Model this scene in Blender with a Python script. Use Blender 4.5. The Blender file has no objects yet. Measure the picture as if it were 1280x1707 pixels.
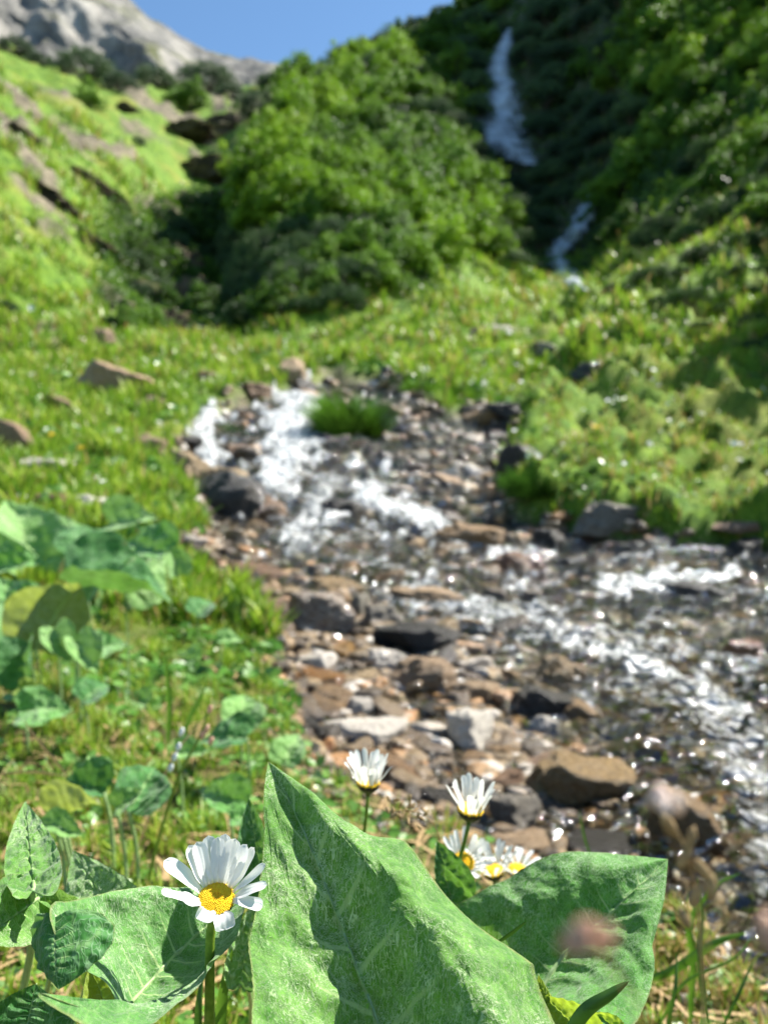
import bpy, bmesh, math, random
import numpy as np
from mathutils import Vector, Matrix, Euler
from mathutils.bvhtree import BVHTree

S = bpy.context.scene
C = S.collection
PI = math.pi
F = 1314.0                                   # focal length in photo pixels
rng = np.random.default_rng(7)
random.seed(7)

# ------------------------------------------------------------------ camera, sky, sun, exposure
cd = bpy.data.cameras.new('camera'); cam = bpy.data.objects.new('camera', cd); C.objects.link(cam)
cam.location = (0, 0, 0); cam.rotation_euler = (PI/2, 0, 0)
cd.sensor_fit = 'VERTICAL'; cd.sensor_height = 36.0; cd.lens = 18.0/(853.5/F)
cd.clip_start = 0.01; cd.clip_end = 5000
cd.dof.use_dof = True; cd.dof.focus_distance = 0.29; cd.dof.aperture_fstop = 11.0
S.camera = cam

SUN_AZ = math.radians(62)                    # from +Y towards +X
SUN_EL = math.radians(50)
sdir = Vector((math.sin(SUN_AZ)*math.cos(SUN_EL), math.cos(SUN_AZ)*math.cos(SUN_EL), math.sin(SUN_EL)))
sl = bpy.data.lights.new('sun', 'SUN'); sl.energy = 5.0; sl.angle = math.radians(0.5); sl.color = (1, .95, .86)
so = bpy.data.objects.new('sun', sl); C.objects.link(so)
so.rotation_euler = (-sdir).to_track_quat('-Z', 'Y').to_euler(); so.location = (0, 0, 60)

W = bpy.data.worlds.new('World'); S.world = W; W.use_nodes = True
wn = W.node_tree; wn.nodes.clear()
sk = wn.nodes.new('ShaderNodeTexSky'); sk.sky_type = 'NISHITA'; sk.sun_disc = False
sk.sun_elevation = SUN_EL; sk.sun_rotation = SUN_AZ; sk.altitude = 300; sk.air_density = 1.0; sk.dust_density = .3; sk.ozone_density = 2.0
bg = wn.nodes.new('ShaderNodeBackground'); bg.inputs[1].default_value = 0.072
wo = wn.nodes.new('ShaderNodeOutputWorld')
tn = wn.nodes.new('ShaderNodeMix'); tn.data_type = 'RGBA'; tn.blend_type = 'MULTIPLY'; tn.inputs[0].default_value = 1; tn.inputs[7].default_value = (.82, 1.0, 1.06, 1)
wn.links.new(sk.outputs[0], tn.inputs[6]); wn.links.new(tn.outputs[2], bg.inputs[0]); wn.links.new(bg.outputs[0], wo.inputs[0])

S.view_settings.view_transform = 'Standard'; S.view_settings.look = 'None'
S.view_settings.gamma = 1; S.view_settings.exposure = 1.38
S.render.engine = 'CYCLES'
S.cycles.use_denoising = True
S.cycles.max_bounces = 8; S.cycles.diffuse_bounces = 2; S.cycles.glossy_bounces = 3
S.cycles.transparent_max_bounces = 12; S.cycles.transmission_bounces = 4
S.cycles.caustics_reflective = False; S.cycles.caustics_refractive = False

# ------------------------------------------------------------------ numpy noise
_perm = np.random.default_rng(3).permutation(4096)
_gr = np.random.default_rng(4).normal(size=(4096, 3)); _gr /= np.linalg.norm(_gr, axis=1)[:, None]
def pnoise(p):
    p = np.asarray(p, float); i = np.floor(p).astype(np.int64); f = p - i
    w = f*f*f*(f*(f*6-15)+10)
    out = 0
    for dx in (0, 1):
        for dy in (0, 1):
            for dz in (0, 1):
                h = _perm[(_perm[(_perm[(i[..., 0]+dx) & 4095] + i[..., 1]+dy) & 4095] + i[..., 2]+dz) & 4095]
                g = _gr[h]
                d = g[..., 0]*(f[..., 0]-dx) + g[..., 1]*(f[..., 1]-dy) + g[..., 2]*(f[..., 2]-dz)
                out = out + d*(w[..., 0] if dx else 1-w[..., 0])*(w[..., 1] if dy else 1-w[..., 1])*(w[..., 2] if dz else 1-w[..., 2])
    return out*1.6
def fbm(p, o=4, lac=2.03, gain=.5):
    p = np.asarray(p, float); a = 1.0; r = 0
    for k in range(o):
        r = r + a*pnoise(p + 17.3*k); p = p*lac; a *= gain
    return r
def P3(x, y, z=0.0):
    x = np.asarray(x, float); return np.stack([x, np.broadcast_to(y, x.shape), np.broadcast_to(z, x.shape)], -1)
def sstep(a, b, x):
    t = np.clip((x-a)/(b-a), 0, 1); return t*t*(3-2*t)

# ------------------------------------------------------------------ object helpers
def mesh_np(name, V, Fc, mat, parent=None, attrs=None, smooth=True, link=True):
    V = np.asarray(V, np.float32).reshape(-1, 3)
    if parent is not None:
        V = V - np.array(parent.location, np.float32)
    me = bpy.data.meshes.new(name)
    if isinstance(Fc, np.ndarray):
        nf, k = Fc.shape
        me.vertices.add(len(V)); me.vertices.foreach_set('co', V.ravel())
        me.loops.add(nf*k); me.loops.foreach_set('vertex_index', Fc.astype(np.int32).ravel())
        me.polygons.add(nf); me.polygons.foreach_set('loop_start', (np.arange(nf)*k).astype(np.int32))
        me.update(calc_edges=True); me.validate()
    else:
        me.from_pydata(V.tolist(), [], Fc); me.update()
    if attrs:
        for an, av in attrs.items():
            a = me.attributes.new(an, 'FLOAT', 'POINT'); a.data.foreach_set('value', np.asarray(av, np.float32).ravel())
    me.polygons.foreach_set('use_smooth', np.full(len(me.polygons), smooth))
    if mat is not None: me.materials.append(mat)
    o = bpy.data.objects.new(name, me)
    if link: C.objects.link(o)
    if parent is not None: o.parent = parent
    return o
def tag(o, label=None, cat=None, group=None, kind=None):
    if label: o['label'] = label
    if cat: o['category'] = cat
    if group: o['group'] = group
    if kind: o['kind'] = kind
    return o
def thing(name, label, cat, loc, group=None):
    o = bpy.data.objects.new(name, None); C.objects.link(o); o.location = loc; o.empty_display_size = .05
    return tag(o, label, cat, group)
def copy_tree(o, parent=None):
    c = o.copy(); C.objects.link(c)
    if parent is not None: c.parent = parent
    for ch in list(o.children): copy_tree(ch, c)
    return c
def gridfaces(nr, nc):
    i = np.arange(nr-1)[:, None]*nc + np.arange(nc-1)[None, :]
    return np.stack([i, i+1, i+nc+1, i+nc], -1).reshape(-1, 4)
def tube(pts, rad, n=10, caps=True):
    pts = [Vector(p) for p in pts]; m = len(pts); V = []; Fc = []
    up = Vector((.3, -.9, .2))
    for i, p in enumerate(pts):
        d = (pts[min(i+1, m-1)] - pts[max(i-1, 0)]).normalized()
        a = d.cross(up).normalized(); b = d.cross(a)
        r = rad[i] if hasattr(rad, '__len__') else rad
        for k in range(n):
            t = 2*PI*k/n; V.append(p + a*math.cos(t)*r + b*math.sin(t)*r)
    for i in range(m-1):
        for k in range(n):
            Fc.append((i*n+k, i*n+(k+1) % n, (i+1)*n+(k+1) % n, (i+1)*n+k))
    if caps:
        Fc.append(tuple(range(n-1, -1, -1))); Fc.append(tuple((m-1)*n+k for k in range(n)))
    return [tuple(v) for v in V], Fc
def spline(ctrl, n):
    """Catmull-Rom through points, resampled evenly by arc length"""
    c = np.asarray(ctrl, float)
    if len(c) == 2: dense = c[0] + (c[1]-c[0])*np.linspace(0, 1, 200)[:, None]
    else:
        e = np.vstack([2*c[0]-c[1], c, 2*c[-1]-c[-2]]); out = []
        for i in range(1, len(e)-2):
            t = np.linspace(0, 1, 60, endpoint=False)[:, None]
            p0, p1, p2, p3 = e[i-1], e[i], e[i+1], e[i+2]
            out.append(.5*((2*p1)+(-p0+p2)*t+(2*p0-5*p1+4*p2-p3)*t*t+(-p0+3*p1-3*p2+p3)*t**3))
        out.append(c[-1:]); dense = np.vstack(out)
    L = np.concatenate([[0], np.cumsum(np.linalg.norm(np.diff(dense, axis=0), axis=1))]); L /= max(L[-1], 1e-9)
    s = np.linspace(0, 1, n)
    return np.stack([np.interp(s, L, dense[:, k]) for k in range(c.shape[1])], -1)
def PX(px, py, d):
    """a point seen at photo pixel px,py and d metres ahead"""
    return ((px-640)/F*d, d, -(py-853.5)/F*d)

# ------------------------------------------------------------------ materials
class NT:
    def __init__(s, name):
        s.m = bpy.data.materials.new(name); s.m.use_nodes = True; s.t = s.m.node_tree; s.t.nodes.clear()
    def n(s, ty, ins=None, **kw):
        nd = s.t.nodes.new(ty)
        for k, v in kw.items(): setattr(nd, k, v)
        if ins:
            for k, v in ins.items():
                if hasattr(v, 'is_output') or isinstance(v, bpy.types.NodeSocket): s.t.links.new(v, nd.inputs[k])
                else: nd.inputs[k].default_value = v
        return nd
    def coord(s, which='Object'): return s.n('ShaderNodeTexCoord').outputs[which]
    def mapping(s, v, scale=(1, 1, 1), rot=(0, 0, 0)): return s.n('ShaderNodeMapping', {'Vector': v, 'Scale': scale, 'Rotation': rot}).outputs[0]
    def noise(s, v, sc, det=4, rough=.55, dist=0): return s.n('ShaderNodeTexNoise', {'Vector': v, 'Scale': sc, 'Detail': det, 'Roughness': rough, 'Distortion': dist}).outputs[0]
    def ramp(s, v, stops, interp='LINEAR'):
        r = s.n('ShaderNodeValToRGB', {'Fac': v}); cr = r.color_ramp; cr.interpolation = interp
        while len(cr.elements) < len(stops): cr.elements.new(.5)
        for e, (p, c) in zip(cr.elements, stops):
            e.position = p; e.color = (*c, 1) if len(c) == 3 else c
        return r.outputs[0]
    def mask(s, v, a, b): return s.n('ShaderNodeMapRange', {'Value': v, 'From Min': a, 'From Max': b}, interpolation_type='SMOOTHSTEP').outputs[0]
    def mix(s, f, a, b):
        nd = s.t.nodes.new('ShaderNodeMix'); nd.data_type = 'RGBA'
        for k, v in ((0, f), (6, a), (7, b)):
            if isinstance(v, bpy.types.NodeSocket): s.t.links.new(v, nd.inputs[k])
            else: nd.inputs[k].default_value = v if k == 0 else (*v, 1)
        return nd.outputs[2]
    def math(s, op, a, b=0.0, c=None):
        ins = {0: a, 1: b}
        if c is not None: ins[2] = c
        return s.n('ShaderNodeMath', ins, operation=op).outputs[0]
    def attr(s, name): return s.n('ShaderNodeAttribute', attribute_name=name).outputs['Fac']
    def bump(s, h, dist, st=1.0, normal=None):
        ins = {'Height': h, 'Distance': dist, 'Strength': st}
        if normal is not None: ins['Normal'] = normal
        return s.n('ShaderNodeBump', ins).outputs[0]
    def out(s, sh): s.n('ShaderNodeOutputMaterial', {'Surface': sh}); return s.m
    def pbsdf(s, col, rough=.6, normal=None, spec=.5, **kw):
        ins = {'Base Color': col if isinstance(col, bpy.types.NodeSocket) else (*col, 1), 'Roughness': rough, 'Specular IOR Level': spec}
        if normal is not None: ins['Normal'] = normal
        for k, v in kw.items(): ins[k.replace('_', ' ')] = v
        return s.n('ShaderNodeBsdfPrincipled', ins).outputs[0]
    def mixsh(s, f, a, b): return s.n('ShaderNodeMixShader', {0: f, 1: a, 2: b}).outputs[0]
    def transl(s, col): return s.n('ShaderNodeBsdfTranslucent', {'Color': col if isinstance(col, bpy.types.NodeSocket) else (*col, 1)}).outputs[0]

def mat_ground():
    t = NT('alpine_ground'); co = t.coord()
    n1 = t.noise(co, .35, 6, .6); n2 = t.noise(co, 3.0, 6, .65); n3 = t.noise(co, 22, 5, .7)
    f = t.math('ADD', t.math('MULTIPLY', n2, .6), t.math('MULTIPLY', n3, .4))
    grass = t.ramp(f, [(.30, (.015, .045, .004)), (.44, (.055, .13, .006)), (.55, (.13, .23, .010)), (.68, (.23, .29, .018)), (.8, (.33, .29, .05))])
    grass2 = t.mix(t.mask(n1, .48, .72), grass, t.ramp(n3, [(.3, (.08, .07, .015)), (.5, (.20, .22, .02)), (.7, (.32, .27, .06))]))
    soil = t.ramp(t.noise(co, 30, 6, .75), [(.3, (.015, .01, .005)), (.48, (.07, .045, .022)), (.6, (.17, .11, .055)), (.75, (.32, .24, .14))])
    near = t.mask(t.n('ShaderNodeSeparateXYZ', {0: co}).outputs[1], 3.5, 1.2)
    grass2 = t.mix(t.math('MULTIPLY', near, .8), grass2, soil)
    rk = t.ramp(t.noise(t.mapping(co, (1, 1, 2.5)), 1.2, 10, .72), [(.32, (.025, .02, .012)), (.46, (.09, .078, .05)), (.58, (.21, .18, .115)), (.72, (.36, .32, .21))])
    vc = t.n('ShaderNodeTexVoronoi', {'Vector': co, 'Scale': 26, 'Randomness': 1.0})
    vdist = vc.outputs['Distance']
    sc = t.n('ShaderNodeSeparateColor', {0: vc.outputs['Color']}).outputs[0]
    bed = t.ramp(sc, [(0, (.01, .007, .004)), (.25, (.07, .042, .02)), (.5, (.17, .11, .05)), (.75, (.30, .20, .10)), (.92, (.36, .26, .15)), (1, (.50, .43, .34))])
    bed = t.mix(t.mask(vdist, .25, .75), bed, (.015, .011, .008))  # wet gaps between pebbles go near black, painting in their shade
    col = t.mix(t.math('MULTIPLY', t.attr('shrub'), .92), grass2, t.ramp(n3, [(.3, (.006, .018, .005)), (.6, (.02, .05, .01)), (.8, (.05, .09, .015))]))  # dark ground under shrubs; in the gully it paints in shade
    col = t.mix(t.attr('rock'), col, rk)
    col = t.mix(t.attr('bed'), col, bed)
    bp = t.bump(t.noise(co, 9, 8, .75), .05, .8)
    bp = t.bump(t.math('MULTIPLY', vdist, t.attr('bed')), -.03, .9, bp)
    rough = t.math('SUBTRACT', .9, t.math('MULTIPLY', t.attr('bed'), .5))
    return t.out(t.pbsdf(col, rough, bp, .3))

def mat_rock(name, stops, rough=.45, wet=.5, scale=14):
    t = NT(name); oi = t.n('ShaderNodeObjectInfo'); co = t.coord()
    off = t.n('ShaderNodeVectorMath', {0: co, 1: oi.outputs['Location']}, operation='ADD').outputs[0]
    m = t.mapping(off, (1, 1, 3.2), (.3, .2, 0))
    a = t.noise(m, scale, 10, .72, .3); b = t.noise(off, scale*4.5, 6, .7); c = t.noise(off, scale*.35, 3)
    f = t.math('ADD', t.math('MULTIPLY', a, .7), t.math('MULTIPLY', b, .3))
    col = t.ramp(f, stops)
    hs = t.n('ShaderNodeHueSaturation', {'Hue': t.math('ADD', .485, t.math('MULTIPLY', oi.outputs['Random'], .03)), 'Saturation': t.math('ADD', .8, t.math('MULTIPLY', c, .5)),
             'Value': t.math('ADD', .8, t.math('MULTIPLY', oi.outputs['Random'], .5)), 'Color': col}).outputs[0]
    hs = t.mix(t.mask(c, .56, .72), hs, t.n('ShaderNodeHueSaturation', {'Value': .55, 'Color': hs}).outputs[0])
    vr = t.n('ShaderNodeTexVoronoi', {'Vector': m, 'Scale': scale*1.4}, feature='DISTANCE_TO_EDGE').outputs[0]
    bp = t.bump(t.mask(vr, 0, .06), .004, .7)
    bp = t.bump(f, .02, .9, bp)
    bp0 = bp; bp = t.bump(t.noise(off, scale*2.2, 1, .5), .07, 1.0); bp, bpc = bp0, bp
    rg = t.math('SUBTRACT', rough+.15, t.math('MULTIPLY', t.mask(b, .4, .6), wet*.5))
    return t.out(t.pbsdf(hs, rg, bp, .5, Coat_Weight=wet, Coat_Roughness=.08, Coat_Normal=bpc))

def mat_crag():
    t = NT('limestone_crag'); co = t.coord(); oi = t.n('ShaderNodeObjectInfo')
    off = t.n('ShaderNodeVectorMath', {0: co, 1: oi.outputs['Location']}, operation='ADD').outputs[0]
    a = t.noise(t.mapping(off, (1, 1, 2.2)), .9, 10, .75)
    col = t.ramp(a, [(.3, (.018, .016, .014)), (.46, (.07, .055, .036)), (.6, (.18, .14, .09)), (.75, (.34, .27, .18))])
    nz = t.n('ShaderNodeSeparateXYZ', {0: t.n('ShaderNodeNewGeometry').outputs['Normal']}).outputs[2]
    g = t.mask(t.math('ADD', nz, t.math('MULTIPLY', t.noise(off, 1.5, 5), .5)), .85, 1.1)
    col = t.mix(g, col, t.ramp(t.noise(off, 6, 5), [(.35, (.05, .10, .012)), (.65, (.19, .24, .04))]))
    return t.out(t.pbsdf(col, .85, t.bump(a, .5, 1.0), .2))

def mat_mountain():
    t = NT('mountain_rock'); co = t.coord()
    a = t.noise(t.mapping(co, (1, 1, .45)), .035, 12, .72); b = t.noise(co, .012, 8, .65)
    rk = t.ramp(a, [(.34, (.07, .07, .07)), (.47, (.20, .195, .18)), (.56, (.35, .33, .29)), (.7, (.55, .52, .46))])
    gr = t.ramp(t.noise(co, .15, 6), [(.35, (.06, .08, .025)), (.65, (.17, .175, .07))])
    nz = t.n('ShaderNodeSeparateXYZ', {0: t.n('ShaderNodeNewGeometry').outputs['Normal']}).outputs[2]
    col = t.mix(t.mask(t.math('ADD', t.math('MULTIPLY', b, 1.3), t.math('MULTIPLY', nz, .5)), .98, 1.18), rk, gr)
    return t.out(t.pbsdf(col, .9, t.bump(a, 9, .9), .15))

def mat_foliage(name, stops, trans=.3, tcol=(.2, .4, .02), rough=.5, scale=.5):
    t = NT(name); oi = t.n('ShaderNodeObjectInfo'); co = t.coord()
    f = t.math('ADD', t.math('MULTIPLY', t.attr('rnd'), .55), t.math('MULTIPLY', t.noise(co, scale, 3), .5))
    f = t.math('ADD', f, t.math('MULTIPLY', t.math('SUBTRACT', oi.outputs['Random'], .5), .5))
    col = t.ramp(f, stops)
    return t.out(t.mixsh(trans, t.pbsdf(col, rough, None, .35), t.transl(t.mix(.5, col, tcol))))

def mat_grass():
    t = NT('meadow_grass'); r = t.attr('rnd'); d = t.attr('dry')
    g = t.ramp(r, [(0, (.04, .12, .006)), (.35, (.11, .25, .012)), (.7, (.22, .36, .025)), (1, (.36, .46, .06))])
    y = t.ramp(r, [(0, (.12, .07, .02)), (.5, (.30, .20, .06)), (1, (.48, .36, .15))])
    col = t.mix(d, g, y)
    return t.out(t.mixsh(.38, t.pbsdf(col, .42, None, .4), t.transl(col)))

def mat_leaf(name, dark, light, hair, hair_amt=.5, trans=.3, tcol=(.22, .42, .03), hs=1.0, veincol=(.40, .56, .22)):
    """felted butterbur leaf: attribute 'vein' 0..1 along the nerves"""
    t = NT(name); co = t.coord(); v = t.attr('vein')
    big = t.noise(co, 28*hs, 5, .6); mid = t.noise(co, 150*hs, 5, .65)
    base = t.mix(t.mask(mid, .35, .65), dark, light)
    lines = None
    for sc, w, ds, ry in ((520*hs, .030, .5, .7), (560*hs, .030, .5, -.5), (430*hs, .024, .8, 1.9), (200*hs, .012, 2.0, 0)):
        nn = t.noise(t.mapping(co, (1, 1, .22 if ry else 1), (0, ry, 0)), sc, 1, .5, ds)
        ln = t.mask(t.math('ABSOLUTE', t.math('SUBTRACT', nn, .5)), w, 0)
        lines = ln if lines is None else t.math('MAXIMUM', lines, ln)
    fuzz = t.noise(co, 900*hs, 3, .7)
    h = t.math('MULTIPLY', t.math('ADD', t.math('MULTIPLY', lines, 1.0), t.math('MULTIPLY', t.mask(fuzz, .45, .7), .25)), t.math('ADD', .28, t.mask(big, .40, .66)))
    h = t.math('MINIMUM', t.math('MULTIPLY', h, hair_amt), 1.0)
    col = t.mix(h, base, hair)
    tiny = t.n('ShaderNodeTexVoronoi', {'Vector': co, 'Scale': 110*hs}, feature='DISTANCE_TO_EDGE').outputs[0]
    net = t.mask(tiny, .05, .0)
    col = t.mix(t.math('MULTIPLY', net, .18), col, veincol)
    col = t.mix(t.math('MULTIPLY', t.mask(v, .6, .95), .85), col, veincol)
    col = t.mix(t.math('MULTIPLY', t.attr('rim'), .7), col, (.30, .24, .10))
    spots = t.mask(t.noise(co, 60*hs, 2, .5), .74, .78)
    col = t.mix(t.math('MULTIPLY', spots, .6), col, (.16, .10, .03))
    bp = t.bump(t.math('MULTIPLY', t.mask(tiny, 0, .25), 1), .0006, .55)
    bp = t.bump(t.math('ADD', lines, t.math('MULTIPLY', fuzz, .6)), .00025, .7, bp)
    ps = t.pbsdf(col, .62, bp, .22, Sheen_Weight=.4, Sheen_Roughness=.4)
    tr = t.mix(.55, col, tcol)
    return t.out(t.mixsh(trans, ps, t.transl(tr)))

def mat_simple(name, stops, sc=200, rough=.5, trans=0, bumpd=0, attr=None, spec=.4):
    t = NT(name); co = t.coord(); n = t.attr(attr) if attr else t.noise(co, sc, 4, .6)
    col = t.ramp(n, stops)
    bp = t.bump(t.noise(co, sc*2, 3), bumpd, .8) if bumpd else None
    p = t.pbsdf(col, rough, bp, spec)
    return t.out(t.mixsh(trans, p, t.transl(col)) if trans else p)

def mat_petal():
    t = NT('white_petal'); u = t.attr('across'); s = t.attr('along')
    rid = t.math('SINE', t.math('MULTIPLY', u, 11))
    col = t.mix(t.mask(s, .16, .0), (.86, .87, .87), (.80, .72, .25))
    col = t.mix(t.math('MULTIPLY', t.mask(rid, .0, 1), .12), col, (.70, .73, .78))
    bp = t.bump(rid, .00006, .5)
    return t.out(t.mixsh(.4, t.pbsdf(col, .45, bp, .35), t.transl((.85, .86, .80))))

def mat_water():
    t = NT('stream_water_surface'); co = t.coord(); fo = t.attr('foam'); sp = t.attr('far')
    m = t.mapping(co, (1, .7, 1))
    w1 = t.noise(m, 13, 1, .5, .5); w2 = t.noise(m, 30, 0, .5, .4); w3 = t.noise(m, 64, 0, .5)
    bp = t.bump(w1, .20, 1); bp = t.bump(w2, .035, 1, bp)
    fn = t.noise(m, 7, 8, .72, .9); fn2 = t.noise(m, 36, 6, .75, .6)
    fm = t.math('ADD', t.math('MULTIPLY', fn, .6), t.math('MULTIPLY', fn2, .4))
    fmask = t.math('MULTIPLY', t.mask(t.math('ADD', t.math('MULTIPLY', fo, .42), fm), .68, .98), .92)
    fres = t.n('ShaderNodeFresnel', {'IOR': 1.65, 'Normal': bp}).outputs[0]
    gl = t.n('ShaderNodeBsdfGlossy', {'Color': (1, 1, 1, 1), 'Roughness': .06, 'Normal': bp}).outputs[0]
    tr = t.n('ShaderNodeBsdfTransparent', {'Color': (.88, .88, .80, 1)}).outputs[0]
    fr2 = t.math('MINIMUM', t.math('ADD', t.math('MULTIPLY', fres, .8), .02), 1.0)
    clear = t.mixsh(fr2, tr, gl)
    foam = t.pbsdf(t.ramp(fm, [(.36, (.28, .31, .31)), (.46, (.55, .58, .58)), (.58, (.80, .81, .80))]), .35, bp, .5)
    return t.out(t.mixsh(fmask, clear, foam))

def mat_fall():
    t = NT('falling_water'); co = t.coord()
    m = t.mapping(co, (1.6, 1.6, .35)); a = t.noise(m, 2.2, 9, .8, .8); b = t.noise(co, 1.0, 4)
    e = t.attr('edge')
    f = t.math('SUBTRACT', t.math('ADD', t.math('MULTIPLY', a, .8), t.math('MULTIPLY', b, .3)), t.math('MULTIPLY', e, .33))
    k = t.mask(f, .355, .585)
    return t.out(t.mixsh(k, t.n('ShaderNodeBsdfTransparent').outputs[0], t.pbsdf((.62, .70, .78), .6, t.bump(a, .3, .8), .2)))

M = {}
M['ground'] = mat_ground()
M['brown'] = mat_rock('wet_brown_stone', [(.3, (.02, .010, .004)), (.43, (.10, .054, .022)), (.54, (.28, .165, .075)), (.68, (.52, .36, .20))], .45, .22)
M['dark'] = mat_rock('wet_dark_stone', [(.3, (.005, .004, .003)), (.48, (.018, .014, .010)), (.62, (.05, .038, .026)), (.76, (.15, .11, .07))], .4, .4)
M['pale'] = mat_rock('pale_limestone', [(.28, (.16, .125, .09)), (.42, (.46, .40, .33)), (.54, (.70, .64, .56)), (.70, (.84, .80, .73))], .6, .1)
M['tan'] = mat_rock('tan_stone', [(.3, (.06, .038, .02)), (.45, (.22, .145, .08)), (.56, (.48, .34, .20)), (.70, (.72, .57, .40))], .55, .12)
M['orange'] = mat_rock('rusty_stone', [(.3, (.035, .018, .008)), (.45, (.17, .075, .02)), (.58, (.36, .17, .05)), (.74, (.52, .33, .15))], .4, .7)
M['grey'] = mat_rock('grey_stone', [(.3, (.025, .022, .018)), (.45, (.12, .105, .085)), (.56, (.30, .26, .20)), (.70, (.56, .50, .41))], .5, .15)
M['layered'] = mat_rock('banded_stone', [(.34, (.05, .03, .018)), (.46, (.20, .14, .09)), (.52, (.30, .23, .16)), (.56, (.62, .57, .48)), (.7, (.40, .32, .24))], .5, .3, 8)
M['crag'] = mat_crag(); M['mountain'] = mat_mountain(); M['grass'] = mat_grass()
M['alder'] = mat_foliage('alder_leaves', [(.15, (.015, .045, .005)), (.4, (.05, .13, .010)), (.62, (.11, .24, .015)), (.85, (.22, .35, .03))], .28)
M['bright'] = mat_foliage('sunlit_alder_leaves', [(.15, (.05, .11, .006)), (.4, (.15, .28, .012)), (.65, (.27, .43, .02)), (.85, (.40, .52, .04))], .35)  # lighter copy of the alder leaves, sunlit tone put into the colour
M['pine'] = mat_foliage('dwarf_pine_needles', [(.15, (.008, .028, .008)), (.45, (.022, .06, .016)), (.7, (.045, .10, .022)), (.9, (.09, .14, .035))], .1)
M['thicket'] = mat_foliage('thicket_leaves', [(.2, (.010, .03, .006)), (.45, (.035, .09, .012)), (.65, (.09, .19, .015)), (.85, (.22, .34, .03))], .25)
M['bark'] = mat_simple('shrub_bark', [(.3, (.03, .022, .015)), (.7, (.14, .11, .08))], 8, .9)
M['leafA'] = mat_leaf('felted_leaf', (.055, .20, .016), (.14, .34, .042), (.52, .66, .36), .75)
M['leafB'] = mat_leaf('smooth_leaf', (.045, .21, .018), (.12, .36, .05), (.50, .68, .38), .7)
M['leafC'] = mat_leaf('pale_leaf', (.09, .25, .035), (.18, .37, .08), (.58, .70, .44), .6, .25, (.25, .45, .08), .45)
M['leafD'] = mat_leaf('underside_leaf', (.16, .21, .06), (.26, .31, .12), (.55, .58, .38), .35, .45, (.4, .5, .03), .45)
M['leafE'] = mat_leaf('deep_leaf', (.02, .12, .02), (.065, .23, .045), (.35, .52, .32), .4, .3, (.2, .4, .03), .45)
M['leafY'] = mat_leaf('yellow_leaf', (.22, .34, .03), (.32, .42, .05), (.5, .6, .3), .15, .5, (.4, .55, .02))
M['leafG'] = mat_leaf('grey_green_leaf', (.05, .19, .025), (.12, .31, .06), (.50, .64, .38), .65, .25, (.2, .4, .05))
M['rib'] = mat_simple('leaf_rib', [(.3, (.16, .28, .09)), (.7, (.36, .48, .22))], 300, .5)
M['stem'] = mat_simple('green_stem', [(.3, (.10, .20, .015)), (.7, (.26, .36, .05))], 260, .45, .2, .0003)
M['petal'] = mat_petal()
M['disc'] = mat_simple('yellow_florets', [(0, (.85, .36, .005)), (.5, (.95, .60, .01)), (1, (.97, .74, .03))], 200, .6, .15, attr='rnd')
M['calyx'] = mat_simple('dark_edged_bracts', [(0, (.05, .11, .015)), (.55, (.035, .07, .012)), (.8, (.012, .008, .006))], 200, .55, attr='rnd')
M['water'] = mat_water(); M['fall'] = mat_fall()
M['pink'] = mat_simple('pale_pink_petal', [(.3, (.52, .30, .20)), (.6, (.78, .52, .38)), (.8, (.86, .70, .52))], 260, .5, .35)
M['palepink'] = mat_simple('whitish_pink_petal', [(.3, (.88, .66, .56)), (.7, (.95, .86, .76))], 260, .5, .35)
M['straw'] = mat_simple('dry_straw', [(.3, (.25, .15, .06)), (.7, (.55, .40, .20))], 300, .7, .2)
M['cover'] = mat_foliage('low_leaves', [(.1, (.04, .12, .015)), (.4, (.09, .23, .03)), (.7, (.18, .34, .08)), (.95, (.36, .48, .24))], .25, (.2, .4, .05), .32, 2.0)
M['whitef'] = mat_simple('tiny_white_petals', [(.3, (.75, .76, .74)), (.7, (.85, .85, .83))], 50, .6, .2)
M['yellowf'] = mat_simple('yellow_petals', [(.3, (.75, .45, .01)), (.7, (.85, .62, .02))], 90, .6, .2)
def mat_pebble():
    t = NT('stream_pebbles'); r = t.attr('rnd'); co = t.coord()
    col = t.ramp(r, [(0, (.014, .010, .007)), (.25, (.07, .042, .02)), (.5, (.15, .095, .042)), (.7, (.26, .18, .09)), (.82, (.36, .17, .05)), (.9, (.42, .36, .29)), (1, (.64, .59, .52))])
    n = t.noise(co, 60, 6, .7)
    col = t.mix(t.mask(n, .5, .7), col, t.n('ShaderNodeHueSaturation', {'Value': .5, 'Color': col}).outputs[0])
    bp = t.bump(n, .01, .9); bpc = t.bump(t.noise(co, 90, 3), .02, 1, bp)
    return t.out(t.pbsdf(col, .4, bp, .5, Coat_Weight=.5, Coat_Roughness=.08, Coat_Normal=bpc))
M['pebble'] = mat_pebble()

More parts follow.
